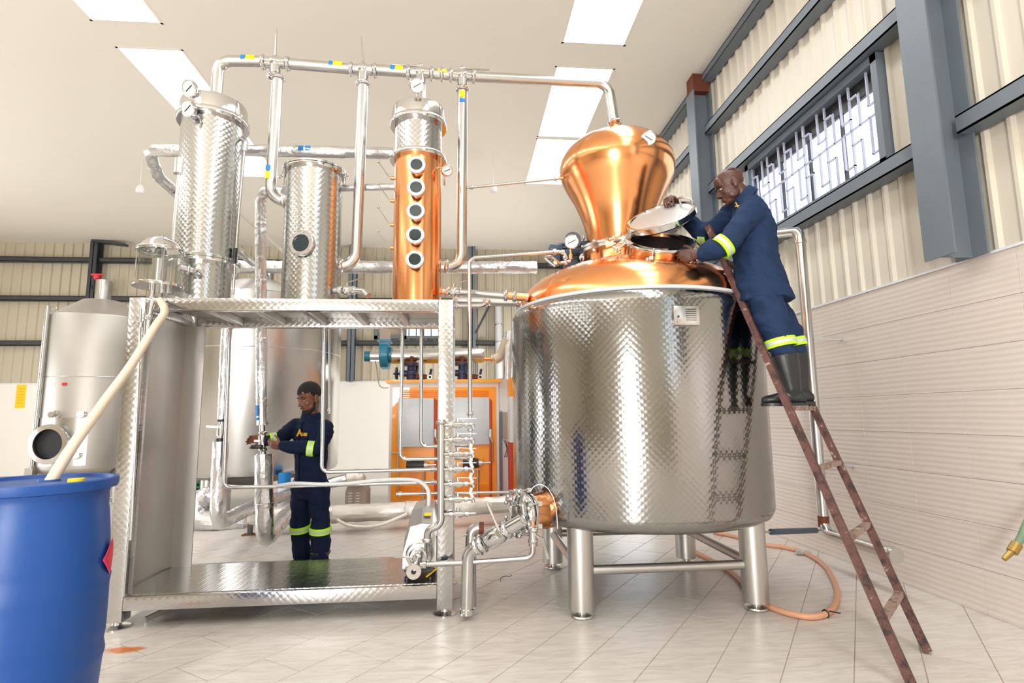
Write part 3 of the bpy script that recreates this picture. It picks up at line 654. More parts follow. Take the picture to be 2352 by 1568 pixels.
part('bleed_pipe', MB().tube([ay(1021, 372, CYY), ay(1021, 425, CYY)], 0.008, 8), 'steel', t)

# ---- vapour manifold along the top
VZ = 4.49
def mp(u, v): return ay(u, v, 4.72 + (u - 500) * 0.00014)
man = thing('vapour_manifold', mp(833, 160), 'long horizontal steel vapour pipe with lever valves above the three columns', 'pipe')
R0 = 0.047
a0, a1 = mp(500, 215), mp(497, 143)
PL = [mp(497, 216), mp(503, 140), mp(607, 141)]
part('pipe', MB().tube(PL, R0, 16, 0.11), 'steel', man)
HX, HY = 1.44, 4.87
part('pipe', MB().tube([mp(660, 146), mp(806, 158)], R0, 16), 'steel', man)
part('pipe', MB().tube([mp(862, 160), mp(940, 166)], R0, 16), 'steel', man)
part('pipe', MB().tube([mp(990, 169), mp(1040, 173)], R0, 16), 'steel', man)
part('pipe', MB().tube([mp(1088, 176), mp(1397, 192), V((HX + 0.0, HY, 4.14))], R0 * 0.98, 16, 0.13), 'steel', man)
clamp(man, V((HX, HY, 4.155)), (0, 0, 1), R0 * 1.05)
for (u, v, lv) in ((633, 144, [(633, 133), (635, 66)]), (834, 160, [(834, 148), (829, 82)]), (965, 168, [(965, 152), (902, 148)]), (1062, 174, [(1062, 158), (1124, 160)])):
    c = mp(u, v); body = part('valve_body', MB().sphere(c, 0.066, 16, 10, (1, .9, .9)).cyl(c - V((0.085, 0, 0)), c + V((0.085, 0, 0)), R0 * 1.04, 16).cyl(c, c - V((0, 0, 0.11)), R0, 16), 'polish', man)
    p0, p1 = mp(*lv[0]), mp(*lv[1])
    part('valve_stem', MB().cyl(c + V((0, 0, 0.05)), p0, 0.02, 10).sphere(p0, 0.026, 10, 8), 'polish', body)
    part('lever', MB().tube([p0, p1], [0.010, 0.008], 8), 'polish', body)
    for s in (-1, 1): clamp(man, c + V((s * 0.105, 0, s * -0.002)), (1, 0, -0.01), R0, nut=(0, -0.3, -1))
    if u != 965: clamp(man, c - V((0, 0, 0.135)), (0, 0, 1), R0)
for u, v in ((1015, 171),): clamp(man, mp(u, v), (1, 0, 0), R0, nut=(0, -.3, -1))
part('head_pipe', MB().cyl(mp(965, 172), V((-0.372, 4.74, 4.14)), R0, 16), 'steel', man)
def stripe(root, pa, pb, r, m, name='flow_sticker', ang=(0.15, 0.75), face=(0, -1, 0.25)):
    """short strip of coloured tape bent round the front of a pipe"""
    pa, pb = V(pa), V(pb); d = (pb - pa).normalized(); f = V(face); f = (f - d * f.dot(d)).normalized(); g = d.cross(f); vs = []; N = 7
    for p in (pa, pb):
        for k in range(N):
            a = -0.55 + 1.1 * k / (N - 1); vs.append(p + (f * math.cos(a) + g * math.sin(a)) * (r + 0.0012))
    part(name, MB().add(vs, [(k, k + 1, N + k + 1, N + k) for k in range(N - 1)]), m, root)
for (u0, v0, u1, v1, m) in ((556, 139, 566, 139, 'blue'), (568, 139, 588, 140, 'yellow'), (757, 152, 765, 153, 'blue'), (767, 153, 788, 155, 'yellow'), (897, 162, 907, 163, 'blue'), (909, 163, 926, 164, 'yellow'), (1006, 170, 1026, 171, 'yellow')):
    stripe(man, mp(u0, v0), mp(u1, v1), R0, m)
# three drop pipes
def drop(pts, label, stickers=(), R=0.12):
    P = [mp(u, v) for u, v in pts]
    t = thing('vapour_drop_pipe', P[0], label, 'pipe', None)
    part('pipe', MB().tube(P, R0 * 0.98, 16, R), 'steel', t)
    clamp(t, P[0] - (P[0] - P[1]).normalized() * 0.015, P[1] - P[0], R0)
    clamp(t, P[-1] - (P[-1] - P[-2]).normalized() * 0.02, P[-1] - P[-2], R0)
    for (u0, v0, u1, v1, m) in stickers: stripe(t, mp(u0, v0), mp(u1, v1), R0, m, face=(0, -1, 0))
    return t
drop([(638, 176), (620, 462), (658, 462)], 'curved steel drop pipe entering the upper left of the short column', [(621, 384, 620, 396, 'blue'), (620, 398, 619, 414, 'yellow')])
drop([(835, 190), (817, 612), (778, 610)], 'long steel drop pipe curving left into the foot of the short column')
drop([(1062, 203), (1060, 615), (1020, 612)], 'long steel drop pipe curving left into the copper column foot', [(1062, 214, 1062, 229, 'yellow'), (1062, 232, 1062, 240, 'blue')])

# ---- spirit safe (glass parrot) on a bracket at the stand's left end
SP = V(((-2.24), 4.32, 0)); SPX = ay(363, 660, 4.32).x
SP = V((SPX, 4.32, 0)); z0 = ay(360, 658, 4.32).z; z1 = ay(368, 578, 4.32).z
t = thing('spirit_safe', (SPX, 4.32, z0), 'round glass spirit safe with a domed steel cap on the stand corner', 'spirit safe')
part('base_plate', MB().lathe([(0, z0 - 0.008), (0.17, z0 - 0.008), (0.172, z0), (0.17, z0 + 0.014), (0.15, z0 + 0.02), (0, z0 + 0.02)], SP, seg=40), 'polish', t)
part('glass_cylinder', MB().lathe([(0.138, z0 + 0.02), (0.138, z1)], SP, seg=40), 'glass', t)
part('dome_cap', MB().lathe([(0.16, z1 - 0.006), (0.163, z1), (0.16, z1 + 0.016), (0.14, z1 + 0.02), (0.125, z1 + 0.055), (0.09, z1 + 0.09), (0.04, z1 + 0.108), (0, z1 + 0.112)], SP, seg=40), 'polish', t)
part('cap_knob', MB().cyl(SP + V((0, 0, z1 + 0.105)), SP + V((0, 0, z1 + 0.13)), 0.016, 12), 'polish', t)
part('inner_pipe', MB().lathe([(0, z0 + 0.02), (0.05, z0 + 0.02), (0.05, z1 - 0.06), (0.04, z1 - 0.05), (0, z1 - 0.05)], SP, seg=24), 'steel', t)
for k in range(4):
    a = PI / 2 * k + 2.2; q = SP + V((math.cos(a) * 0.15, math.sin(a) * 0.15, 0)); part('tie_rod', MB().cyl(q + V((0, 0, z0)), q + V((0, 0, z1 + 0.03)), 0.005, 8), 'polish', t)
part('side_union', MB().tube([SP + V((0.13, 0.03, z0 + 0.16)), SP + V((0.20, 0.1, z0 + 0.15)), SP + V((0.20, 0.18, z0 + 0.14))], 0.028, 12, 0.05).ring(SP + V((0.175, 0.07, z0 + 0.155)), (1, .6, 0), 0.032, 0.01, 16), 'polish', t)
for du in (0, 22):
    q = ay(349 + du, 672, 4.30); part('outlet', MB().cyl(q + V((0, 0, 0.05)), q - V((0, 0, 0.07)), 0.021, 12).lathe([(0.02, 0), (0.034, 0.002), (0.034, 0.014), (0.02, 0.016)], q - V((0, 0, 0.05)), seg=14), 'polish', t)
part('support_bracket', MB().bar(SP + V((0.06, 0.06, z0 - 0.03)), SP + V((0.10, 0.28, z0 - 0.03)), 0.05, 0.05).bar(SP + V((0.06, 0.02, z0 - 0.045)), SP + V((0.06, 0.02, z0)), 0.04, 0.04, up=(1, 0, 0)), 'steel', t)
t = thing('sample_pipe', ay(340, 760, 4.16), 'upright steel sampling pipe with stepped joints under the glass spirit safe', 'pipe')
q = [ay(347, 700, 4.15), ay(344, 745, 4.15), ay(339, 748, 4.15), ay(339, 772, 4.15)]
part('pipe', MB().tube([ay(349, 690, 4.15), ay(341, 740, 4.15)], 0.02, 12), 'polish', t)
part('sleeve', MB().cyl(ay(341, 738, 4.15), ay(339, 770, 4.15), 0.026, 14), 'polish', t)
clamp(t, ay(343, 729, 4.15), (0, 0, 1), 0.02); clamp(t, ay(338, 772, 4.15), (0, 0, 1), 0.017)
t = thing('vent_pipe', ay(320, 800, 4.16), 'thin steel pipe with a tap running down the stand left post', 'pipe')
part('pipe', MB().tube([ay(323, 708, 4.16), ay(320, 820, 4.16), ay(304, 1180, 4.16), ay(300, 1240, 4.16)], 0.0085, 10), 'steel', t)
part('tap', MB().cyl(ay(324, 740, 4.16), ay(323, 752, 4.16), 0.017, 12).bar(ay(313, 729, 4.16), ay(338, 731, 4.16), 0.01, 0.008), 'polish', t)

# ---- hose from the safe to the drum
t = thing('spirit_hose', ay(260, 880, 3.6), 'beige hose slanting from the glass spirit safe down into the blue drum', 'hose')
hp = [ay(368, 690, 4.18), ay(377, 706, 4.10), ay(376, 722, 4.0), ay(355, 752, 3.86), ay(300, 840, 3.55), ay(240, 922, 3.25), ay(170, 1020, 2.98), ay(112, 1112, 2.82)]
part('hose', MB().tube(smooth_path(hp, 6), 0.026, 14), 'hosebeige', t)
part('hose_tail', MB().tube([ay(371, 676, 4.24), ay(370, 693, 4.2), ay(378, 706, 4.12)], 0.018, 12, 0.03), 'polish', t)

# ---- the copper pot still
TC = V((1.475, 4.72, 0)); TR = 1.05
stl = thing('pot_still', (TC.x, TC.y, 0), 'huge copper-topped pot still with an engine-turned steel jacket on four tubular legs', 'pot still')
part('jacket', MB().lathe([(0, 0.60), (0.93, 0.60), (0.985, 0.606), (1.025, 0.63), (1.046, 0.67), (1.05, 0.70), (1.05, 2.20), (1.044, 2.235), (1.025, 2.265), (0.99, 2.283), (0.95, 2.285)], TC, seg=128), 'jacket', stl)
part('rim', MB().ring(TC + V((0, 0, 2.292)), (0, 0, 1), 0.997, 0.015, 96, 10), 'panelwhite', stl)  # white colour stands in for the bright highlight along the steel rim
part('dome', MB().lathe([(0.985, 2.29), (0.98, 2.34), (0.957, 2.405), (0.91, 2.475), (0.83, 2.54), (0.72, 2.60), (0.6, 2.65), (0.46, 2.695), (0.36, 2.72), (0, 2.73)], TC, seg=96), 'copper', stl, sharp=60)
HC = V((HX, HY, 0))
part('collar', MB().lathe([(0.40, 2.58), (0.36, 2.64), (0.335, 2.70), (0.33, 2.86)], HC, seg=64), 'copper', stl)
part('collar_flange', MB().lathe([(0.30, 2.85), (0.372, 2.85), (0.378, 2.855), (0.378, 2.875), (0.372, 2.88), (0.372, 2.884), (0.378, 2.888), (0.378, 2.908), (0.372, 2.912), (0.30, 2.912)], HC, seg=64), 'steel', stl)
for k in range(12):
    a = 2 * PI * k / 12 + .1; q = HC + V((math.cos(a) * 0.355, math.sin(a) * 0.355, 0)); part('flange_bolt', MB().cyl(q + V((0, 0, 2.83)), q + V((0, 0, 2.93)), 0.012, 6), 'polish', stl)
part('helmet', MB().lathe([(0.285, 2.91), (0.29, 2.97), (0.30, 3.05), (0.322, 3.15), (0.358, 3.26), (0.41, 3.38), (0.47, 3.49), (0.512, 3.57), (0.532, 3.64), (0.535, 3.70), (0.52, 3.76), (0.48, 3.83), (0.40, 3.91), (0.29, 3.97), (0.17, 4.00), (0.13, 4.01)], HC, seg=72), 'copper', stl, sharp=70)
part('helmet_cone', MB().lathe([(0.115, 4.005), (0.075, 4.09), (0.052, 4.125), (0.05, 4.14)], HC, seg=40), 'copper', stl)
for k in range(4):
    a = PI / 4 + PI / 2 * k; p = TC + V((math.cos(a) * 0.905, math.sin(a) * 0.905 + 0.0, 0))
    lg = part('leg', MB().cyl(p + V((0, 0, 0.055)), p + V((0, 0, 0.64)), 0.093, 32), 'satin', stl)
    part('foot', MB().lathe([(0, 0), (0.08, 0), (0.085, 0.01), (0.08, 0.02), (0.035, 0.024), (0.035, 0.07), (0, 0.07)], p, seg=28), 'steel', lg)
LG = [TC + V((math.cos(PI / 4 + PI / 2 * k) * 0.905, math.sin(PI / 4 + PI / 2 * k) * 0.905, 0.31)) for k in range(4)]
for k in range(4):
    a, c = LG[k], LG[(k + 1) % 4]; d = (c - a).normalized(); part('stretcher', MB().cyl(a + d * 0.085, c - d * 0.085, 0.034, 18), 'satin', stl)
    
# control box on the jacket
p = ay(1570, 727, 3.70); n = (p - TC); n.z = 0; n.normalize(); p = TC + n * (TR + 0.012) + V((0, 0, p.z)); rot = Matrix((V((-n.y, n.x, 0)), n, V((0, 0, 1)))).transposed()
cb = part('control_box', MB().bevbox(p, (0.185, 0.03, 0.135), 0.006, rot=rot), 'steel', stl)
sgn = 1 if (rot @ V((1, 0, 0))).x > 0 else -1
for k in range(6): part('print_line', MB().box(p + rot @ V((sgn * 0.03, 0.0158, 0.042 - k * 0.015)), (0.075, 0.001, 0.005), rot=rot), 'postd', cb)
part('lock', MB().cyl(p + rot @ V((-sgn * 0.065, 0.014, -0.01)), p + rot @ V((-sgn * 0.065, 0.022, -0.01)), 0.008, 10), 'postd', cb)

# manway on the dome with its lid swung half open
def facing_plane(u, v, mdir, sinphi):
    """normal of a disc whose long axis runs along mdir in view and that is tipped by asin(sinphi) towards the viewpoint"""
    d = ray(u, v).normalized(); rr = (r_ - d * r_.dot(d)).normalized(); uu = rr.cross(d); mdir = (mdir[0] / math.hypot(*mdir), mdir[1] / math.hypot(*mdir))
    p = uu * mdir[0] - rr * mdir[1]; return (p * math.sqrt(1 - sinphi * sinphi) - d * sinphi).normalized(), (rr * mdir[0] + uu * mdir[1]).normalized()
MN, MX = facing_plane(1516, 556, (1, -0.07), 0.25)
MC = ay(1516, 556, 4.11); MRr = 0.259
part('manway_neck', MB().lathe([(MRr - 0.008, 0.0), (MRr - 0.008, -0.26), (MRr + 0.03, -0.32)], MC, MN, 48), 'copper', stl)
part('manway_rim', MB().lathe([(MRr - 0.03, -0.012), (MRr + 0.018, -0.012), (MRr + 0.022, 0), (MRr + 0.018, 0.012), (MRr - 0.03, 0.012), (MRr - 0.03, -0.012)], MC, MN, 48), 'polish', stl)
part('manway_inside', MB().lathe([(MRr - 0.025, 0.0), (MRr - 0.025, -0.24), (0, -0.24)], MC, MN, 40), 'inside', stl)
MY = MN.cross(MX)
for (k, d2) in ((200, 1), (262, 1), (322, 1), (15, 1), (100, 1)):
    a = math.radians(k); q = MC + (MX * math.cos(a) + MY * math.sin(a)) * (MRr + 0.02); dd = (MX * math.cos(a) + MY * math.sin(a)) * 0.75 - MN * 0.7
    wingbolt(stl, q, dd, 0.10, 1.1)
H = MC - MX * (MRr + 0.03) + MN * 0.03
LN, LX = facing_plane(1517, 500, (0.953, 0.303), 0.30); LC = ay(1518, 498, 4.10)
lid = part('manway_lid', MB().lathe([(0, -0.052), (0.2, -0.05), (0.262, -0.04), (0.272, -0.03), (0.272, 0.012), (0.262, 0.018), (0.245, 0.018), (0.24, 0.006)], LC, LN, 56), 'polish', stl)
part('lid_disc', MB().lathe([(0.241, 0.006), (0, 0.004)], LC, LN, 56), 'lidtop', lid)
LY = LN.cross(LX)
hq = LC + LX * 0.2
part('lid_handle', MB().tube([LC + LX * 0.17 + LY * 0.13, LC + LX * 0.17 + LY * 0.13 + LN * 0.07, LC + LX * 0.25 - LY * 0.02 + LN * 0.07, LC + LX * 0.25 - LY * 0.02], 0.008, 10, 0.02), 'polish', lid)
part('hinge', MB().bar(H - LX * 0.14 - MN * 0.03, H + LX * 0.08, 0.05, 0.035, up=LN).cyl(H - LY * 0.05, H + LY * 0.05, 0.018, 12).cyl(H - LX * 0.13 - LY * 0.04, H - LX * 0.13 + LY * 0.04, 0.016, 12), 'polish', stl)
# gauges and fittings on the still
gauge(stl, ay(1490, 317, 4.34), (-0.25, -0.93, -0.25), 0.062, [ay(1490, 317, 4.37), ay(1488, 320, 4.5)], needle=2.5)
gauge(stl, ay(1313, 555, 4.55), (-0.25, -0.95, -0.1), 0.062, None, needle=0.4)
part('gauge_case', MB().lathe([(0, -0.02), (0.072, -0.02), (0.072, -0.06), (0, -0.06)], ay(1315, 550, 4.55), (-0.25, -0.95, -0.1), 24), 'postd', stl)
part('gauge_post', MB().lathe([(0.016, 0), (0.016, 0.05), (0.008, 0.06), (0.008, 0.11)], ay(1311, 597, 4.57), (0, 0, 1), 12), 'copperd', stl)
part('vapour_nipple', MB().lathe([(0.02, 0), (0.014, 0.03), (0.014, 0.05), (0.022, 0.05), (0.022, 0.06), (0.012, 0.06), (0.012, 0.09)], ay(1293, 409, HY), (-1, 0, 0), 14), 'copperd', stl)
part('air_valve', MB().sphere(ay(1299, 603, 4.5), 0.022, 12, 8).cyl(ay(1288, 604, 4.5), ay(1310, 600, 4.5), 0.013, 10), 'polish', stl)
part('lifting_loop', MB().tube([ay(1275, 612, 4.5), ay(1249, 592, 4.5), ay(1265, 588, 4.56), ay(1290, 606, 4.6)], 0.011, 10, 0.02), 'polish', stl)
# copper side port of the dome where the reflux pipe returns
part('side_port', MB().cyl(ay(1213, 684, 4.45), ay(1163, 679, 4.45), 0.033, 16), 'copperd', stl)
clamp(stl, ay(1181, 681, 4.45), (1, 0, 0), 0.034); clamp(stl, ay(1161, 679, 4.45), (1, 0, 0), 0.034)
# agitator motor behind the collar
mt = thing('agitator_motor', ay(1310, 580, 5.05), 'blue-grey finned electric motor perched behind the dial on the copper dome', 'motor')
ma, mb_ = ay(1278, 585, 5.05), ay(1345, 575, 5.05); md = (mb_ - ma).normalized()
part('housing', MB().cyl(ma, mb_, 0.082, 24), 'motor', mt)
for k in range(10):
    a = 2 * PI * k / 10; off = (V((0, 0, 1)) * math.cos(a) + md.cross(V((0, 0, 1))) * math.sin(a)) * 0.09
    part('cooling_fin', MB().bar(ma + off + md * 0.02, mb_ + off - md * 0.06, 0.008, 0.03, up=off), 'motor', mt)
part('fan_cover', MB().cyl(mb_ - md * 0.05, mb_ + md * 0.05, 0.10, 24), 'motor', mt)
part('terminal_box', MB().bevbox(ay(1276, 571, 4.98), (0.12, 0.09, 0.06), 0.01), 'motor', mt)
part('gearbox', MB().bevbox(ay(1273, 592, 4.95), (0.10, 0.12, 0.13), 0.012), 'motor', mt)
part('drain_plug', MB().cyl(ay(1276, 602, 4.87), ay(1276, 602, 4.84), 0.022, 6), 'copperd', mt)
part('eye_bolt', MB().ring(mb_ - md * 0.02 + V((0, 0, 0.12)), (1, 0, 0), 0.022, 0.007, 14, 6), 'polish', mt)
part('mounting_foot', MB().bar(ay(1310, 592, 5.05), ay(1310, 640, 5.05), 0.12, 0.12, up=(0, 1, 0)), 'motor', mt)
# ================================================================= ladder and people
FL, FT = V((2.275, 2.84, 0.0)), V((2.0, 3.80, 2.23)); LD = (FT - FL) / 2.23; LW = V((0.43, 0.40, 0))
lad = thing('ladder', FL + LW * 0.5, 'brown flaking-paint steel ladder leaning on the big pot still', 'ladder')
up = LD.normalized(); fwd = up.cross(LW).normalized()
for off in (V((0, 0, 0)), LW):
    part('rail', MB().bar(FL + off + LD * 0.008, FL + off + LD * 2.86, 0.042, 0.042, up=fwd), 'ladder', lad, smooth=False)
for z in (0.30, 0.68, 1.06, 1.43, 1.80, 2.17, 2.54):
    p = FL + LD * z; part('rung', MB().bar(p + LW * 0.03, p + LW * 0.97, 0.042, 0.03, up=(0, 0, 1)), 'rung', lad, smooth=False)

def remesh(name, mb, voxel, m, parent, smooth_it=6, disp=0.0, scale=4.0, seed=0.0):
    """fuse overlapping closed shapes into one continuous surface"""
    from mathutils import noise
    me = mb.mesh(name + '_src', m); o = bpy.data.objects.new(name + '_tmp', me); COL.objects.link(o)
    r = o.modifiers.new('fuse', 'REMESH'); r.mode = 'VOXEL'; r.voxel_size = voxel
    s = o.modifiers.new('relax', 'SMOOTH'); s.factor = 0.5; s.iterations = smooth_it
    dg = bpy.context.evaluated_depsgraph_get(); out = bpy.data.meshes.new_from_object(o.evaluated_get(dg))
    bpy.data.objects.remove(o); bpy.data.meshes.remove(me); out.name = name
    out.polygons.foreach_set('use_smooth', [True] * len(out.polygons))
    if disp:
        nn = [v.normal.copy() for v in out.vertices]
        for v, n in zip(out.vertices, nn):
            c = v.co; q = V((c.x * scale + seed, c.y * scale, c.z * scale * 1.7 + c.x * scale * 0.6))
            d = noise.noise(q) + 0.5 * noise.noise(q * 2.3) - 1.3 * max(0, 0.22 - abs(noise.noise(q * 0.9 + V((7, 3, 1)))))
            v.co = c + n * (d * disp)
    out.materials.clear(); out.materials.append(M[m]); return link(name, out, parent)
def ellip(mb, rings, seg=20):
    """closed loft through ellipses (centre, half-axis a, half-axis b)"""
    vs = []; fs = []; N = len(rings)
    for c, a, b in rings: vs += [V(c) + V(a) * math.cos(2 * PI * k / seg) + V(b) * math.sin(2 * PI * k / seg) for k in range(seg)]
    for i in range(N - 1):
        for k in range(seg):
            k2 = (k + 1) % seg; fs.append((i * seg + k, i * seg + k2, (i + 1) * seg + k2, (i + 1) * seg + k))
    fs.append(tuple(range(seg))[::-1]); fs.append(tuple((N - 1) * seg + k for k in range(seg))); return mb.add(vs, fs)
def limb(mb, pts, rad, n=5, seg=14):
    """rounded tapering limb through joints"""
    P = []; Rr = []; pts = [V(p) for p in pts]
    for i in range(len(pts) - 1):
        for k in range(n): t = k / n; P.append(pts[i].lerp(pts[i + 1], t)); Rr.append(rad[i] + (rad[i + 1] - rad[i]) * t)
    P.append(pts[-1]); Rr.append(rad[-1])
    for _ in range(2): P = [P[0]] + [(P[i - 1] + P[i] * 2 + P[i + 1]) / 4 for i in range(1, len(P) - 1)] + [P[-1]]
    mb.tube(P, Rr, seg); mb.sphere(P[0], Rr[0], seg, 8); mb.sphere(P[-1], Rr[-1], seg, 8); return mb
def hand(mb, wrist, d, n, curls, thumb=1, s=1.0, tc=0.5, spread=0.06):
    """palm with four fingers and an opposed thumb; d = fingers, n = palm normal, thumb = +1/-1 side"""
    d = V(d).normalized(); n = V(n); n = (n - d * n.dot(d)).normalized(); t = d.cross(n) * thumb; w = V(wrist)
    R = Matrix((t, d, n)).transposed()
    mb.sphere(w + d * 0.052 * s, 1, 14, 10, (0.043 * s, 0.058 * s, 0.017 * s), R); mb.sphere(w + d * 0.012 * s, 1, 12, 8, (0.03 * s, 0.03 * s, 0.021 * s), R)
    mb.sphere(w + d * 0.085 * s, 1, 14, 8, (0.041 * s, 0.018 * s, 0.0125 * s), R)
    for i, (off, ln, r) in enumerate(((0.031, 0.92, 0.0088), (0.0105, 1.03, 0.0092), (-0.0105, 0.96, 0.0088), (-0.030, 0.76, 0.0076))):
        p = w + d * (0.088 - 0.004 * abs(i - 1)) * s + t * off * s; dd = (d + t * spread * (1.4 - i)).normalized(); P = [p - dd * 0.02 * s]; P.append(p); nn = n
        for k, L in enumerate((0.044, 0.029, 0.023)):
            c = curls[min(i, len(curls) - 1)] * (0.8, 1.1, 0.8)[k]; ax_ = dd.cross(nn); q = Matrix.Rotation(c, 3, ax_); dd = q @ dd; nn = q @ nn
            P.append(P[-1] + dd * L * ln * s)
        mb.tube(P, [r * 1.08 * s, r * 1.05 * s, r * s, r * 0.9 * s, r * 0.74 * s], 8)
        for k in range(1, len(P)): mb.sphere(P[k], r * (1.08, 1.06, 1.03, 0.93, 0.76)[k] * s, 8, 6)
    p = w + d * 0.022 * s + t * 0.027 * s + n * 0.006 * s; dd = (d * 0.62 + t * 0.62 + n * 0.45 * tc * 2).normalized(); P = [p]
    for L, k in ((0.042, 0.25), (0.032, 0.5), (0.026, 0.45)):
        P.append(P[-1] + dd * L * s); dd = (dd + (d * 0.55 - t * 0.6 + n * 0.2) * k * tc * 1.6).normalized()
    mb.tube(P, [0.0145 * s, 0.0118 * s, 0.0108 * s, 0.0088 * s], 8)
    for q, r in zip(P, (0.0145, 0.0118, 0.0108, 0.0088)): mb.sphere(q, r * s, 8, 6)
    return mb
def head(mb, T):
    """skull, jaw, brow, nose, lips and ears in head space: +Y face, +Z crown"""
    def S(c, r): mb.sphere(T @ V(c), 1, 20, 14, r, T.to_3x3())
    S((0, -0.012, 0.042), (0.076, 0.098, 0.086)); S((0, 0.021, -0.033), (0.0675, 0.074, 0.084)); S((0, 0.045, -0.085), (0.04, 0.042, 0.034)); S((0, 0.066, -0.098), (0.024, 0.022, 0.018))
    for s in (-1, 1):
        S((s * 0.04, 0.052, -0.028), (0.024, 0.030, 0.032)); S((s * 0.079, -0.014, -0.008), (0.010, 0.021, 0.033)); S((s * 0.076, -0.004, -0.03), (0.009, 0.012, 0.014))
        S((s * 0.031, 0.073, 0.021), (0.026, 0.014, 0.009)); S((s * 0.013, 0.095, -0.038), (0.010, 0.013, 0.009))
        S((s * 0.05, 0.022, -0.062), (0.018, 0.038, 0.036))
    S((0, 0.08, 0.02), (0.02, 0.014, 0.012)); ellip(mb, [(T @ V((0, 0.074 + 0.034 * t, 0.014 - 0.05 * t)), T.to_3x3() @ V((0.009 + 0.007 * t, 0, 0)), T.to_3x3() @ V((0, 0.014, 0.004))) for t in (0, .35, .7, 1)], 12)
    S((0, 0.106, -0.034), (0.013, 0.014, 0.012)); S((0, 0.082, -0.066), (0.027, 0.02, 0.008)); S((0, 0.080, -0.077), (0.024, 0.019, 0.009)); S((0, 0.066, 0.055), (0.052, 0.022, 0.04))
    return mb
def face_parts(root_part, T, brow=True, closed=0.6):
    R = T.to_3x3()
    for s in (-1, 1):
        e = part('eye', MB().sphere(T @ V((s * 0.031, 0.0785, 0.001)), 1, 12, 8, (0.0135, 0.011, 0.0085), R), 'eyewhite', root_part)
        part('iris', MB().sphere(T @ V((s * 0.031, 0.086, -0.002)), 1, 10, 8, (0.0058, 0.005, 0.0058), R), 'black', e)
        part('eyelid', MB().sphere(T @ V((s * 0.031, 0.079, 0.0045)), 1, 12, 8, (0.0148, 0.0125, 0.0065), R), root_part.data.materials[0].name and SKINKEY[root_part.name], e)
        if brow: part('eyebrow', MB().tube([T @ V((s * 0.012, 0.094, 0.022)), T @ V((s * 0.030, 0.0925, 0.029)), T @ V((s * 0.05, 0.077, 0.024))], [0.004, 0.0048, 0.003], 8), 'hair', root_part)
SKINKEY = {}
def frame(origin, fwd_, up_, k=1.0):
    f = V(fwd_).normalized(); u = V(up_); u = (u - f * u.dot(f)).normalized(); r = f.cross(u)
    return Matrix(((r.x, f.x, u.x, origin[0]), (r.y, f.y, u.y, origin[1]), (r.z, f.z, u.z, origin[2]), (0, 0, 0, 1))) @ Matrix.Scale(k, 4)
def hiviz(parent, c, axis, ra, rb=None, w=0.052, side=None):
    """lime sleeve tape with a silver stripe, bent round an elliptical limb"""
    c = V(c); d = V(axis).normalized(); rb = rb or ra
    if side: x = V(side); x = (x - d * x.dot(d)).normalized(); y = d.cross(x)
    else: x, y, _ = basis(d)
    def sleeve(w0, w1, g):
        vs = []; seg = 26
        for z in (w0, w1): vs += [c + d * z + x * ((ra + g) * math.cos(2 * PI * k / seg)) + y * ((rb + g) * math.sin(2 * PI * k / seg)) for k in range(seg)]
        vs += [c + d * z + x * ((ra - 0.012) * math.cos(2 * PI * k / seg)) + y * ((rb - 0.012) * math.sin(2 * PI * k / seg)) for z in (w0, w1) for k in range(seg)]
        fs = []
        for k in range(seg):
            k2 = (k + 1) % seg; fs += [(k, k2, seg + k2, seg + k), (2 * seg + k, 2 * seg + k2, k2, k), (seg + k, seg + k2, 3 * seg + k2, 3 * seg + k)]
        return MB().add(vs, fs)
    b = part('reflective_band', sleeve(-w / 2, w / 2, 0.0), 'hiviz', parent); part('silver_stripe', sleeve(-w * 0.2, w * 0.2, 0.0015), 'silver', b); return b
def boot(name, ankle, top, toe_dir, root, s=1.0):
    a = V(ankle); f = V(toe_dir); f.z = 0; f.normalize(); sd = V((-f.y, f.x, 0)); t = V(top); ax_ = (t - a).normalized(); mb = MB()
    sh = []
    for k, r in ((0.0, 0.056), (0.25, 0.066), (0.5, 0.078), (0.8, 0.088), (1.0, 0.092)):
        c = a.lerp(t, k); x = (f - ax_ * f.dot(ax_)).normalized(); sh.append((c, x * r * 1.08, ax_.cross(x) * r))
    ellip(mb, sh, 22); z = V((0, 0, 1))
    ft = []
    for k, w_, h, zz in ((-0.085, 0.026, 0.03, 0.035), (-0.06, 0.037, 0.045, 0.045), (0.0, 0.040, 0.055, 0.055), (0.07, 0.043, 0.043, 0.043), (0.12, 0.047, 0.035, 0.035), (0.165, 0.043, 0.030, 0.030), (0.195, 0.027, 0.022, 0.024)):
        ft.append((a + f * k * s + z * (zz - 0.085), sd * w_, z * h))
    ellip(mb, ft, 18); mb.sphere(a, 0.052, 14, 10)
    o = remesh(name, mb, 0.007, 'rubber', root, 5)
    sole = []
    for k, w_ in ((-0.09, 0.02), (-0.08, 0.036), (0.0, 0.042), (0.12, 0.05), (0.17, 0.045), (0.198, 0.025)): sole.append((k, w_))
    poly = [a + f * k + sd * w_ + z * -0.097 for k, w_ in sole] + [a + f * k - sd * w_ + z * -0.097 for k, w_ in reversed(sole)]
    part('sole', MB().prism(poly, (0, 0, 0.02)), 'black', o); return o

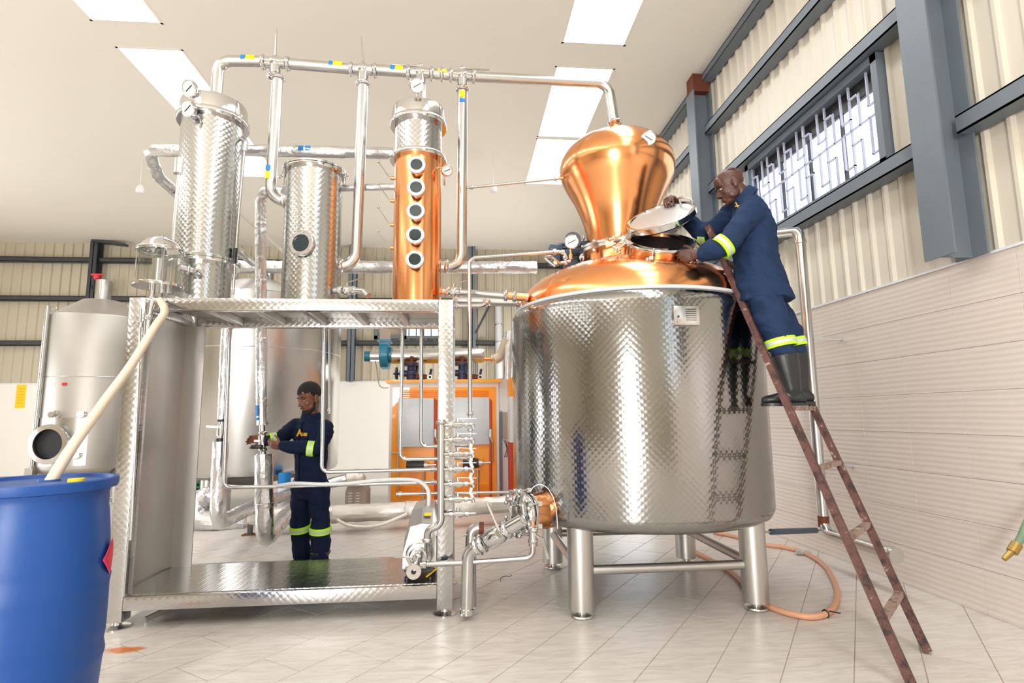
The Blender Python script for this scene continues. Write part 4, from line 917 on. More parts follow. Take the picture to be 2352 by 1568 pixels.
# ---------------- worker on the ladder
A = thing('person', FL + LD * 1.45 + LW * 0.55, 'person in navy overalls and black rubber boots standing on the ladder, holding the open lid', 'person')
fA = V((-0.93, 0.36, 0)).normalized(); lA = V((0, 0, 1)).cross(fA)      # facing, and his left (towards the camera)
ankN, ankF = V((2.235, 3.63, 1.545)), V((2.385, 3.775, 1.555))
kneeN, kneeF = ay(1789, 780, 3.66), ay(1815, 782, 3.84)
hipN, hipF = ay(1745, 655, 3.74), ay(1748, 660, 3.90)
pelv = (hipN + hipF) / 2 + V((0, 0, 0.03)); chest = ay(1727, 520, 3.86); neckb = ay(1716, 455, 3.90)
shN, shF = ay(1728, 487, 3.70), ay(1700, 478, 4.05)
elN, wrN = ay(1668, 563, 3.64), ay(1600, 587, 3.80)
LE = (LN.cross(LX)); LE = LE if LE.y > 0 else -LE
gripQ = LC + LX * 0.135 + LE * 0.215 + LN * 0.02
wrF = gripQ + LE * 0.085 - LX * 0.02 + LN * 0.012
elF = ay(1612, 541, 4.34)
hd = ay(1678, 428, 3.93)
TA_ = frame(hd, fA + V((0, -0.12, -0.42)), V((0, 0, 1)) + fA * 0.42, 1.12)
mb = MB(); head(mb, TA_)
limb(mb, [TA_ @ V((0, -0.028, -0.04)), neckb, chest], [0.06, 0.062, 0.09]); limb(mb, [chest, pelv], [0.12, 0.11])
for s_, e_, w_ in ((shN, elN, wrN), (shF, elF, wrF)): limb(mb, [chest + (s_ - chest) * 0.6, s_, e_, w_], [0.05, 0.048, 0.037, 0.027])
for h_, k_, a_ in ((hipN, kneeN, ankN), (hipF, kneeF, ankF)): limb(mb, [pelv, h_, k_, a_], [0.09, 0.075, 0.052, 0.036])
dN = (ay(1552, 585, 3.88) - wrN).normalized(); hand(mb, wrN + dN * 0.005, dN + V((0, 0, -0.04)), V((0.1, 0.95, 0.12)), (0.85, 0.95, 1.0, 1.05), thumb=-1, s=1.15, tc=0.55)
hand(mb, wrF, -LE - LX * 0.25 + LN * 0.35, -LN - LE * 0.3, (0.75, 0.75, 0.75, 0.75), thumb=1, s=1.12, tc=0.5)
body = remesh('body', mb, 0.0042, 'skin', A, 4); SKINKEY[body.name] = 'skin'
face_parts(body, TA_, brow=True)
part('hair_stubble', MB().lathe([(0.0, 0.0892), (0.03, 0.0865), (0.055, 0.075), (0.070, 0.058)], TA_ @ V((0, -0.02, 0.043)), TA_.to_3x3() @ V((0, -0.35, 1)), 28), 'skin', body)
# jacket
jb = MB(); sideA = lA
hemb = pelv + V((0, 0, -0.02))
ellip(jb, [(hemb + V((0.02, 0, -0.13)), sideA * 0.232, fA * 0.212), (hemb + V((0.0, 0, 0.0)), sideA * 0.212, fA * 0.185), (pelv.lerp(chest, 0.35), sideA * 0.195, fA * 0.158), (pelv.lerp(chest, 0.7), sideA * 0.198, fA * 0.155), (chest, sideA * 0.205, fA * 0.155), (chest + V((0, 0, 0.09)), sideA * 0.195, fA * 0.13), (neckb + V((0, 0, -0.03)), sideA * 0.12, fA * 0.10), (neckb + V((0, 0, 0.01)), sideA * 0.08, fA * 0.08)], 26)
limb(jb, [chest + (shN - chest) * 0.55, shN, elN, wrN + (elN - wrN) * 0.30], [0.092, 0.092, 0.078, 0.068], seg=18); limb(jb, [chest + (shF - chest) * 0.55, shF, elF, wrF + (elF - wrF) * 0.30], [0.09, 0.088, 0.074, 0.06], seg=18)
jb.cyl(wrN.lerp(elN, 0.4), wrN.lerp(elN, 0.08), 0.066, 20, 0.062)
jk = remesh('jacket', jb, 0.010, 'navy', A, 4, 0.022, 5.5, 1.0)
cb_ = MB(); col_c = neckb + V((0, 0, 0.0)); ua = (TA_ @ V((0, -0.03, -0.05)) - neckb).normalized()
cb_.lathe([(0.082, -0.015), (0.076, 0.03), (0.074, 0.055), (0.082, 0.056), (0.092, 0.02), (0.096, -0.02), (0.082, -0.015)], col_c, ua + fA * 0.1, 28); part('collar', cb_, 'navy', jk)
part('placket', MB().tube([neckb + fA * 0.095 - V((0, 0, 0.04)), chest + fA * 0.142, pelv.lerp(chest, 0.5) + fA * 0.138, pelv + fA * 0.155], 0.008, 8), 'navy', jk)
part('breast_logo', MB().bar(ay(1690, 465, 3.745), ay(1696, 477, 3.735), 0.012, 0.006).bar(ay(1688, 474, 3.745), ay(1699, 472, 3.735), 0.008, 0.006), 'logo', jk)
hiviz(jk, shN.lerp(elN, 0.0) * 0 + elN.lerp(wrN, 0.10), wrN - shN, 0.086, 0.086, 0.062)
hiviz(jk, elF.lerp(shF, 0.02), (shF - elF) + (elF - wrF) * 0.6, 0.082, 0.082, 0.058)
# trousers
tb_ = MB(); ellip(tb_, [(pelv + V((0, 0, 0.05)), sideA * 0.165, fA * 0.12), (pelv + V((0, 0, -0.06)), sideA * 0.175, fA * 0.125), (pelv + V((0.01, 0, -0.14)), sideA * 0.16, fA * 0.11)], 24)
for h_, k_, a_ in ((hipN, kneeN, ankN), (hipF, kneeF, ankF)): limb(tb_, [h_, h_.lerp(k_, 0.5), k_, k_.lerp(a_, 0.3), k_.lerp(a_, 0.42)], [0.12, 0.115, 0.098, 0.088, 0.07], seg=18)
tr = remesh('trousers', tb_, 0.010, 'navy', A, 4, 0.020, 5.5, 4.0)
for k_, a_, h_ in ((kneeN, ankN, hipN), (kneeF, ankF, hipF)): hiviz(tr, k_.lerp(a_, 0.08), a_ - h_, 0.107, 0.107, 0.06)
for a_, k_ in ((ankN, kneeN), (ankF, kneeF)): boot('boot', a_, a_.lerp(k_, 0.70), fA + V((-0.15, 0.02, 0)), A)

# ---------------- worker behind the stand
B = thing('person', az(712, 1322, 0), 'person with black hair and beard in dark navy overalls turning a valve behind the stand', 'person')
YBp = 5.56
fB = V((-0.66, -0.75, 0)).normalized(); lB = V((0, 0, 1)).cross(fB)     # faces left and towards the camera
footc = az(712, 1322, 0)
ankR, ankL = ay(697, 1292, YBp + .08), ay(735, 1292, YBp - .02)
ankR.z = ankL.z = 0.10
kneeR, kneeL = ay(690, 1208, YBp + .02), ay(736, 1212, YBp - .06)
hipR, hipL = ay(694, 1120, YBp + .05), ay(733, 1120, YBp - .06)
pelB = (hipR + hipL) / 2 + V((0, 0, 0.06)); chB = ay(714, 1005, YBp); nkB = ay(714, 954, YBp)
shR, shL = ay(679, 973, YBp + .12), ay(752, 977, YBp - .12)
elR, wrR = ay(646, 1006, YBp - .1), ay(612, 1012, YBp - .16)
elL, wrL = ay(738, 1032, YBp - .26), ay(650, 1024, YBp - .30)
hB = ay(711, 914, YBp - 0.03)
TB_ = frame(hB, V((-0.66, -0.76, -0.32)), V((-0.22, -0.2, 1)), 1.13)
mb = MB(); head(mb, TB_)
limb(mb, [TB_ @ V((0, -0.028, -0.04)), nkB, chB], [0.057, 0.058, 0.09]); limb(mb, [chB, pelB], [0.12, 0.11])
for s_, e_, w_ in ((shR, elR, wrR), (shL, elL, wrL)): limb(mb, [chB + (s_ - chB) * 0.6, s_, e_, w_], [0.05, 0.046, 0.036, 0.026])
for h_, k_, a_ in ((hipR, kneeR, ankR), (hipL, kneeL, ankL)): limb(mb, [pelB, h_, k_, a_], [0.09, 0.075, 0.052, 0.036])
hand(mb, wrL + V((-0.01, 0, 0)), V((-1, 0.12, 0.10)), V((0.05, 0.8, 0.35)), (0.55, 0.5, 0.5, 0.5), thumb=-1, s=1.0, tc=0.6)
hand(mb, ay(602, 1008, YBp - .04), V((-0.85, 0.1, 0.02)), V((0.1, -0.85, -0.2)), (0.75, 0.8, 0.85, 0.9), thumb=-1, s=1.0, tc=0.6)
limb(mb, [wrR, ay(602, 1008, YBp - .04)], [0.026, 0.026])
bodyB = remesh('body', mb, 0.0045, 'skin2', B, 3); SKINKEY[bodyB.name] = 'skin2'
face_parts(bodyB, TB_)
def shell_on(T, c, r, lo, hi, cut, seg=28, rows=12, skin=1.0):
    """part of an ellipsoid shell, kept where cut(x, y, z) holds; two-sided thickness"""
    vs = []; fs = []; keep = {}
    for i in range(rows + 1):
        th = lo + (hi - lo) * i / rows
        for k in range(seg):
            ph = 2 * PI * k / seg; p = V((c[0] + r[0] * math.sin(th) * math.cos(ph), c[1] + r[1] * math.sin(th) * math.sin(ph), c[2] + r[2] * math.cos(th)))
            vs.append(p)
    for i in range(rows):
        for k in range(seg):
            f = (i * seg + k, i * seg + (k + 1) % seg, (i + 1) * seg + (k + 1) % seg, (i + 1) * seg + k)
            m_ = sum((vs[q] for q in f), V()) / 4
            if cut(m_): fs.append(f)
    return MB().add([T @ v for v in vs], fs)
part('hair', shell_on(TB_, (0, -0.012, 0.046), (0.083, 0.104, 0.097), 0.0, 2.1, lambda p: p.z > 0.058 if p.y > 0.035 else p.z > 0.058 - min(0.035 - p.y, 0.05) * 1.7, 48, 30), 'hair', bodyB)
part('beard', MB().sphere(TB_ @ V((0, 0.058, -0.103)), 1, 20, 12, (0.042, 0.040, 0.030), TB_.to_3x3()).tube([TB_ @ V((0.068, 0.005, -0.035)), TB_ @ V((0.062, 0.03, -0.085)), TB_ @ V((0.03, 0.068, -0.110)), TB_ @ V((-0.03, 0.068, -0.110)), TB_ @ V((-0.062, 0.03, -0.085)), TB_ @ V((-0.068, 0.005, -0.035))], [0.008, 0.016, 0.022, 0.022, 0.016, 0.008], 10), 'hair', bodyB)
part('moustache', MB().tube([TB_ @ V((0.028, 0.088, -0.066)), TB_ @ V((0.0, 0.104, -0.056)), TB_ @ V((-0.028, 0.088, -0.066))], [0.003, 0.0045, 0.003], 8), 'hair', bodyB)
jb = MB()
ellip(jb, [(pelB + V((0, 0, -0.10)), lB * 0.185, fB * 0.135), (pelB + V((0, 0, 0.06)), lB * 0.18, fB * 0.13), (pelB.lerp(chB, 0.5), lB * 0.18, fB * 0.122), (chB, lB * 0.192, fB * 0.13), (chB + V((0, 0, 0.10)), lB * 0.19, fB * 0.115), (nkB + V((0, 0, -0.05)), lB * 0.12, fB * 0.085), (nkB + V((0, 0, -0.02)), lB * 0.07, fB * 0.07)], 26)
limb(jb, [chB + (shR - chB) * 0.55, shR, elR, wrR + (elR - wrR) * 0.25], [0.08, 0.078, 0.062, 0.05], seg=18); limb(jb, [chB + (shL - chB) * 0.55, shL, elL, wrL], [0.08, 0.078, 0.064, 0.05], seg=18)
jkB = remesh('jacket', jb, 0.010, 'navy2', B, 4, 0.018, 5.5, 9.0)
part('collar', MB().lathe([(0.09, -0.035), (0.078, 0.0), (0.074, 0.018), (0.084, 0.02), (0.1, -0.02), (0.108, -0.05), (0.09, -0.035)], nkB, V((0, 0, 1)) + fB * 0.15, 28), 'navy2', jkB)
part('placket', MB().tube([nkB + fB * 0.09 - V((0, 0, 0.05)), chB + fB * 0.136, pelB.lerp(chB, 0.5) + fB * 0.128, pelB + fB * 0.136], 0.007, 8), 'navy2', jkB)
part('chest_pocket', MB().bevbox(chB + fB * 0.128 + lB * 0.085 - V((0, 0, 0.05)), (0.10, 0.012, 0.12), 0.004, rot=Matrix((lB, fB, V((0, 0, 1)))).transposed()), 'navy2', jkB)
hiviz(jkB, elL.lerp(wrL, 0.28), wrL - elL, 0.070, 0.070, 0.058)
hiviz(jkB, elR.lerp(wrR, 0.55), wrR - elR, 0.064, 0.064, 0.058)
Rl = Matrix((-lB * -1, V((0, 0, 1)), fB)).transposed()
lm = Matrix((lB, V((0, 0, 1)), lB.cross(V((0, 0, 1))))).transposed().to_4x4()
pl = chB + fB * 0.150 + lB * 0.075 + V((0, 0, 0.05))
e1 = text_mesh('chest_emblem', 'A', 0.085, 'logo', Matrix.Translation(pl - lB * 0.03) @ lm, jkB, 0.003, 'gold embroidered initial')
e2 = text_mesh('chest_lettering', 'LAU', 0.045, 'logo', Matrix.Translation(pl + lB * 0.045 - V((0, 0, 0.014))) @ lm, jkB, 0.003)
part('emblem_flash', MB().bar(pl - lB * 0.075 - V((0, 0, 0.03)), pl - lB * 0.03 + V((0, 0, 0.035)), 0.012, 0.006, up=fB), 'logo', jkB)
tb_ = MB(); ellip(tb_, [(pelB + V((0, 0, 0.03)), lB * 0.165, fB * 0.115), (pelB + V((0, 0, -0.08)), lB * 0.175, fB * 0.12), (pelB + V((0, 0, -0.16)), lB * 0.165, fB * 0.11)], 24)
for h_, k_, a_ in ((hipR, kneeR, ankR), (hipL, kneeL, ankL)): limb(tb_, [h_, h_.lerp(k_, 0.5), k_, k_.lerp(a_, 0.5), a_ + V((0, 0, -0.03))], [0.105, 0.098, 0.088, 0.085, 0.08], seg=18)
trB = remesh('trousers', tb_, 0.010, 'navy2', B, 4, 0.018, 5.5, 14.0)
for k_, a_ in ((kneeR, ankR), (kneeL, ankL)): hiviz(trB, k_.lerp(a_, 0.05), a_ - k_, 0.100, 0.100, 0.058)
for a_ in (ankR, ankL): boot('shoe', a_, a_ + V((0, 0, 0.08)), fB, B)
# ================================================================= plumbing round the stand
def P(u, v, y): return ay(u, v, y)
def pipe(name, pts, r, m, label, R=0.06, seg=12, ends=True, cat='pipe', group=None):
    """one run of pipe with union fittings at its ends"""
    t = thing(name, pts[0], label, cat, group); part('tube', MB().tube(pts, r, seg, R), m, t)
    if ends:
        for a, b in ((pts[0], pts[1]), (pts[-1], pts[-2])):
            d = (V(b) - V(a)).normalized(); part('union', MB().lathe([(r, 0), (r * 1.6, 0.004), (r * 1.6, 0.026), (r, 0.03)], V(a) + d * 0.02, d, 12), 'polish', t)
    return t
def foil_rings(t, pts, r, step=0.45, m='foil'):
    """taped joints of the lagging"""
    pts = [V(p) for p in pts]
    for a, b in zip(pts, pts[1:]):
        L = (b - a).length; n = int(L / step)
        for k in range(n): part('tape_joint', MB().lathe([(r, -0.02), (r * 1.04, -0.016), (r * 1.04, 0.016), (r, 0.02)], a.lerp(b, (k + 0.6) / max(n, 1)), b - a, 14), m, t)
YP = 5.16
pipe('steam_pipe', [P(528, 744, YP), P(514, 1120, YP), P(1003, 1107, YP)], 0.0165, 'steel', 'thin steel pipe dropping at the left of the stand and running low across it')
pipe('steam_pipe', [P(746, 744, YP - .02), P(739, 1084, YP - .02), P(1003, 1077, YP - .02)], 0.0165, 'steel', 'thin steel pipe hanging in front of the bearded worker and turning right')
pipe('steam_pipe', [P(925, 744, YP + .02), P(919, 1054, YP + .02), P(1086, 1052, YP + .02)], 0.0165, 'steel', 'steel pipe dropping across the left grey boiler panel, the left one of two')
pipe('steam_pipe', [P(968, 744, YP + .03), P(967, 1025, YP + .03), P(1086, 1022, YP + .03)], 0.0165, 'steel', 'steel pipe dropping beside the stand front post, the right one of two')
pipe('steam_pipe', [P(910, 1134, YP + .04), P(1182, 1130, YP + .04)], 0.014, 'steel', 'straight level steel pipe low in front of the orange boiler')
pipe('condensate_pipe', [P(757, 744, 5.3), P(757, 950, 5.3)], 0.012, 'steel', 'thin upright pipe just right of the bearded worker')
t = pipe('still_feed_pipe', [P(1283, 578, 4.5), P(1090, 592, 4.46), P(1078, 600, 4.46), P(1080, 960, 4.3)], 0.0165, 'steel', 'tall thin steel pipe from the copper dome down to the valve bank', 0.05)
pipe('still_feed_pipe', [P(1283, 578, 4.5), P(1298, 580, 4.5), P(1299, 600, 4.5)], 0.014, 'steel', 'short bent steel pipe end on the copper dome under the dial', 0.03)
pipe('vent_rod', [P(1074, 431, 4.79), P(1284, 410, 4.86)], 0.012, 'steel', 'thin steel rod pipe running level into the copper onion head', 0)

# valve bank on the right front post
vb = thing('valve_bank', P(1013, 1080, 4.15), 'vertical steel manifold with seven lever ball valves on the stand right post', 'valve bank')
YM = 4.165
part('header_pipe', MB().tube([P(1013, 968, YM), P(1013, 1205, YM), P(982, 1216, YM + .02), P(981, 1240, YM + .04)], 0.026, 14, 0.06), 'steel', vb)
clamp(vb, P(1013, 970, YM), (0, 0, 1), 0.026); clamp(vb, P(981, 1240, YM + .04), (0, 0, 1), 0.026)
part('cap', MB().cyl(P(1013, 970, YM), P(1013, 963, YM), 0.026, 14), 'polish', vb)
for k, v in enumerate((976, 1010, 1043, 1078, 1112, 1147, 1181)):
    a, b = P(1016, v, YM), P(1088 if k < 6 else 1090, v - 2, YM + .02); d = (b - a).normalized()
    def q(u): return a.lerp(b, (u - 1016) / 72)
    bv = part('ball_valve', MB().cyl(q(1041), q(1062), 0.021, 12).cyl(q(1045), q(1058), 0.026, 12).cyl(q(1051) , q(1051) + V((0, 0, 0.045)), 0.011, 10).cyl(q(1051) - V((0, 0, .026)), q(1051), 0.012, 8), 'polish', vb)
    mb = MB().cyl(q(1016), q(1090), 0.0125, 12)
    if k < 6: mb = MB().tube([q(1016), q(1080), q(1087) - V((0, 0, 0.005)), q(1087) - V((0, 0, 0.03))], 0.0125, 10, 0.02)
    part('valve_pipe', mb, 'steel', bv)
    for u in (1035, 1070): part('union_nut', MB().lathe([(0.012, -0.014), (0.021, -0.011), (0.021, 0.011), (0.012, 0.014)], q(u), d, 8), 'polish', bv)
    if k < 6: part('lever', MB().bar(q(1051) + V((0, 0, 0.045)), q(1094) + V((0, 0, 0.043 - 0.004 * (k % 3))), 0.014, 0.005), 'panelwhite', bv)
    else: part('lever', MB().bar(q(1051) + V((0, 0, 0.03)), q(1049) + V((-0.004, -0.06, -0.03)), 0.012, 0.006), 'polish', bv)
for v0, v1 in ((1020, 1040), (1052, 1074), (1086, 1108), (1120, 1142)):
    part('link_hose', MB().tube(smooth_path([P(1083, v0, YM + .02), P(1081, (v0 + v1) / 2, YM + .015), P(1086, v1, YM + .02)], 4), 0.013, 10), 'hoseclear', vb)
part('drain_nipple', MB().lathe([(0.02, 0), (0.02, 0.012), (0.008, 0.02), (0.008, 0.05)], P(1080, 985, YM + .02), (0, 0, -1), 10), 'polish', vb)

# pump on the tray
pz = 0.217
pm = thing('pump', P(965, 1334, 4.4), 'stainless hooded transfer pump with a round head on the stand tray', 'pump')
hx0, hx1 = P(927, 1300, 4.5).x, P(1003, 1300, 4.5).x
def hood_ring(y, zt, dx=0.0):
    w = hx1 - hx0; return [V((hx0 + dx, y, pz + 0.06)), V((hx1 - dx, y, pz + 0.06)), V((hx1 - dx, y, zt - 0.13)), V((hx1 - 0.03 - dx, y, zt - 0.01)), V((hx0 + w * 0.55, y, zt)), V((hx0 + 0.055 + dx, y, zt - 0.02)), V((hx0 + dx, y, zt - 0.22))]
ra, rb = hood_ring(4.42, 0.60), hood_ring(4.56, 0.70); rc = hood_ring(4.98, 0.70)
mb = MB(); n7 = 7; mb.add(ra + rb + rc, [tuple(range(n7))[::-1], tuple(range(14, 21))] + [(r * 7 + k, r * 7 + (k + 1) % 7, r * 7 + 7 + (k + 1) % 7, r * 7 + 7 + k) for r in (0, 1) for k in range(7)])
part('hood', mb, 'satin', pm, smooth=False)
b = MB(); b.bb((hx1 - 0.004, 4.45, pz + 0.1), (hx1 + 0.004, 4.95, 0.5)); part('end_vent', b, 'black', pm, smooth=False)
part('warning_sticker', MB().box(P(983, 1181, 4.485) + V((0, -0.004, 0.002)), (0.055, 0.002, 0.03), rot=Matrix.Rotation(-0.95, 3, 'X')), 'yellow', pm)
hc = P(961, 1279, 4.30)
part('head', MB().lathe([(0, 0), (0.06, 0.0), (0.06, 0.012), (0.088, 0.018), (0.088, 0.06), (0.10, 0.065), (0.10, 0.085), (0.085, 0.09), (0.085, 0.14)], hc, (0, 1, 0), 36), 'steel', pm)
part('head_ring', MB().ring(hc + V((0, 0.012, 0)), (0, 1, 0), 0.066, 0.005, 36, 8), 'polish', pm)
part('outlet', MB().cyl(P(981, 1268, 4.34), P(981, 1238, 4.22), 0.024, 14), 'steel', pm)
part('inlet_ball', MB().sphere(P(961, 1277, 4.25), 0.032, 16, 10), 'polish', pm)
part('inlet_valve', MB().cyl(P(957, 1280, 4.24), P(952, 1312, 4.20), 0.025, 14).lathe([(0.018, 0), (0.052, 0), (0.054, 0.008), (0.052, 0.016), (0.018, 0.016), (0.018, 0)], P(950, 1312, 4.19), (0.12, -1, 0.1), 28), 'polish', pm)
part('valve_bore', MB().lathe([(0, 0.004), (0.02, 0.004)], P(950, 1312, 4.19), (0.12, -1, 0.1), 16), 'inside', pm)
part('lever', MB().bar(P(956, 1282, 4.2), P(948, 1280, 4.18), 0.016, 0.03).bar(P(948, 1280, 4.18), P(905, 1279, 4.16), 0.016, 0.008), 'polish', pm)
for (u, y) in ((937, 4.35), (990, 4.35), (937, 4.85), (990, 4.85)):
    x = P(u, 1300, 4.4).x; part('pump_foot', MB().cyl((x, y, pz), (x, y, pz + 0.02), 0.02, 12).cyl((x, y, pz + .02), (x, y, pz + 0.065), 0.009, 8), 'black', pm)
b = MB(); b.bb((hx0 + 0.02, 4.34, pz + 0.055), (hx1 - 0.02, 4.9, pz + 0.075)); part('base_plate', b, 'black', pm, smooth=False)
part('ground_strap', MB().bar(V((hx1 - 0.07, 4.33, pz + 0.02)), V((hx1 + 0.012, 4.36, pz + 0.075)), 0.02, 0.006), 'yellow', pm)
pipe('pump_suction_pipe', [P(1224, 1238, 4.02), P(1224, 1280, 4.02), P(1060, 1292, 4.12), P(966, 1296, 4.19)], 0.019, 'steel', 'bent steel pipe joining the still drain valve to the pump head', 0.055)
part('blue_tape', MB().cyl(P(1028, 1293.6, 4.145), P(1010, 1294.2, 4.16), 0.0198, 12), 'teal', bpy.data.objects['pump_suction_pipe'])

# bottom outlet of the still: copper port, bolted door, ball valve and downpipe
dP = V((-0.88, -0.47, 0)).normalized(); s0 = TC + V((-0.90, -0.44, 0)).normalized() * 1.0
zc = P(1240, 1172, 4.2).z; s0 = V((P(1262, 1172, 4.25).x, 4.25, zc)); face = s0 + dP * 0.31
op_ = thing('outlet_port', face, 'orange copper outlet port with a round bolted steel door on the jacket side', 'outlet')
part('copper_neck', MB().cyl(s0 - dP * 0.12, s0 + dP * 0.20, 0.132, 40, cap=False), 'copper', op_)
part('neck_seam', MB().ring(s0 + dP * 0.055, dP, 0.132, 0.004, 40, 6), 'copperd', op_)
part('flange', MB().lathe([(0.10, 0.0), (0.15, 0.0), (0.152, 0.01), (0.15, 0.026), (0.135, 0.03), (0.10, 0.03)], s0 + dP * 0.195, dP, 40), 'polish', op_)
part('door', MB().lathe([(0.15, 0), (0.152, 0.012), (0.148, 0.028), (0.12, 0.05), (0.07, 0.062), (0, 0.066)], s0 + dP * 0.232, dP, 40), 'polish', op_)
xx, yy, _ = basis(dP); fc = s0 + dP * 0.235
for k in range(6):
    a = PI / 3 * k + 0.5; q = fc + (xx * math.cos(a) + yy * math.sin(a)) * 0.155
    sw = part('swing_bolt', MB().cyl(q - dP * 0.06, q + dP * 0.05, 0.010, 10).box(q - dP * 0.05, (0.03, 0.03, 0.03)), 'polish', op_)
    mb = MB().lathe([(0, 0.03), (0.024, 0.03), (0.02, 0.06), (0, 0.06)], q, dP, 12)
    for s in (-1, 1): mb.sphere(q + dP * 0.055 + (xx * math.sin(a) - yy * math.cos(a)) * 0.028 * s, 0.016, 10, 8)
    part('wing_nut', mb, 'polish', sw)
part('door_handle', MB().tube([fc + dP * 0.04 + V((-0.01, -0.03, 0.06)), fc + dP * 0.10 + V((-0.01, -0.03, 0.06)), fc + dP * 0.10 + V((-0.01, -0.03, -0.05)), fc + dP * 0.04 + V((-0.01, -0.03, -0.05))], 0.008, 8, 0.02), 'polish', op_)
part('tie_wire', MB().tube(smooth_path([P(1218, 1128, 3.98), P(1228, 1116, 3.97), P(1245, 1113, 3.96), P(1262, 1126, 3.94), P(1276, 1160, 3.94), P(1281, 1214, 3.97)], 5), 0.0032, 6), 'panelwhite', op_)
ov = thing('outlet_valve', P(1140, 1230, 4.0), 'large steel ball valve and elbow draining the still down to the floor', 'valve')
L0, L1 = P(1192, 1199, 3.95), P(1101, 1252, 4.08); dv = (L1 - L0).normalized()
def lv(t): return L0.lerp(L1, t)
part('inlet_pipe', MB().cyl(lv(-0.1), lv(0.28), 0.047, 20), 'polish', ov)
clamp(ov, lv(0.30), dv, 0.048)
vbody = part('valve_body', MB().lathe([(0.046, 0), (0.058, 0.01), (0.066, 0.03), (0.066, 0.12), (0.058, 0.14), (0.046, 0.15)], lv(0.38), dv, 28), 'polish', ov)
sp = lv(0.56) + V((0.02, -0.07, 0.03)); part('spindle', MB().cyl(lv(0.56), sp, 0.022, 16).cyl(sp, sp + (sp - lv(.56)).normalized() * 0.012, 0.034, 20), 'polish', vbody)
part('lever', MB().tube([sp, P(1117, 1152, sp.y)], [0.011, 0.009], 10), 'polish', vbody)
clamp(ov, lv(0.92), dv, 0.050); clamp(ov, lv(1.04), dv, 0.050)
bend = [lv(1.0), P(1074, 1268, 4.11), P(1073, 1330, 4.12), P(1072, 1400, 4.13)]
part('downpipe', MB().tube([lv(1.0), P(1076, 1267, 4.115), V((P(1073, 1400, 4.13).x, 4.13, 0.055))], 0.047, 20, 0.11), 'steel', ov)
part('foot_clamp', MB().lathe([(0.047, 0), (0.052, 0.004), (0.052, 0.04), (0.047, 0.045)], V((P(1073, 1400, 4.13).x, 4.13, 0.03)), (0, 0, 1), 20).sphere(V((P(1060, 1415, 4.08).x, 4.08, 0.04)), 0.014, 8, 6), 'polish', ov)
sd = thing('side_spigot', P(1080, 1250, 4.4), 'short bent steel spigot with a black clamp behind the outlet elbow', 'pipe')
part('tube', MB().tube([P(1081, 1278, 4.4), P(1083, 1212, 4.4), P(1108, 1213, 4.4)], 0.042, 14, 0.05), 'satin', sd)
part('tap', MB().cyl(P(1066, 1228, 4.38), P(1078, 1228, 4.38), 0.006, 8), 'steel', sd)
for du in (0, 6): part('clamp_bolt', MB().cyl(P(1101 + du, 1199, 4.38), P(1101 + du, 1214, 4.38), 0.007, 8), 'polish', sd)
part('clamp_band', MB().cyl(P(1100, 1214, 4.38), P(1111, 1214, 4.38), 0.05, 16), 'rust', sd)
part('floor_leg', MB().cyl(P(1081, 1270, 4.4), V((P(1081, 1270, 4.4).x, 4.4, 0.0)), 0.042, 14), 'satin', sd)
dvl = thing('drain_valve', P(1224, 1225, 4.02), 'small clamp valve with a long flat lever under the copper port', 'valve')
q0 = P(1224, 1206, 4.02); q1 = P(1224, 1242, 4.02)
part('copper_stub', MB().cyl(q0 + V((0, 0, 0.06)), q0 - V((0, 0, 0.02)), 0.016, 12), 'copper', dvl)
clamp(dvl, q0 - V((0, 0, 0.03)), (0, 0, 1), 0.026); clamp(dvl, q1, (0, 0, 1), 0.026)
part('valve_body', MB().cyl(q0 - V((0, 0, 0.03)), q1, 0.03, 18), 'polish', dvl)
part('lever', MB().bar(P(1230, 1228, 4.0), P(1246, 1236, 3.98), 0.014, 0.008).bar(P(1246, 1236, 3.98), P(1260, 1283, 3.96), 0.008, 0.02), 'polish', dvl)

# reflux line and small valve by the copper column
rf = thing('reflux_pipe', P(1090, 672, 4.55), 'steel return pipe with a lever valve from the copper column to the still shoulder', 'pipe')
part('tube', MB().tube([P(1018, 668, 4.60), P(1160, 679, 4.46)], 0.029, 14), 'steel', rf)
part('copper_stub', MB().cyl(P(1012, 668, 4.62), P(1026, 669, 4.6), 0.03, 14), 'copperd', rf)
bvv = part('ball_valve', MB().sphere(P(1042, 670, 4.58), 0.042, 14, 10), 'polish', rf)
for u in (1028, 1055): clamp(rf, P(u, 669 + (u - 1028) * .08, 4.58), (1, 0, 0), 0.03)
part('lever', MB().cyl(P(1042, 668, 4.58), P(1043, 652, 4.58), 0.012, 10).bar(P(1043, 651, 4.58), P(1078, 644, 4.55), 0.016, 0.006), 'polish', bvv)
cv = thing('steel_cock', P(795, 667, 4.62), 'steel lever cock and bent outlet at the foot of the short column', 'valve')
part('tube', MB().tube([P(768, 667, 4.64), P(815, 667, 4.6), P(835, 668, 4.58), P(846, 679, 4.55)], 0.026, 14, 0.05), 'steel', cv)
part('ball_valve', MB().sphere(P(797, 667, 4.61), 0.042, 14, 10), 'polish', cv)
for u in (780, 812): clamp(cv, P(u, 667, 4.61), (1, 0, 0), 0.028)
part('lever', MB().cyl(P(797, 665, 4.6), P(798, 650, 4.6), 0.012, 10).bar(P(798, 648, 4.6), P(836, 638, 4.57), 0.016, 0.006), 'polish', cv)
pipe('wash_pipe', [P(1040, 690, 5.4), P(1196, 695, 5.4)], 0.043, 'satin', 'thick dark level pipe behind the return pipe beside the still shoulder', 0)
pipe('wash_pipe', [P(1040, 703, 5.3), P(1112, 702, 5.3), P(1122, 688, 5.3)], 0.025, 'steel', 'thinner bent steel pipe below the return pipe beside the still', 0.08)
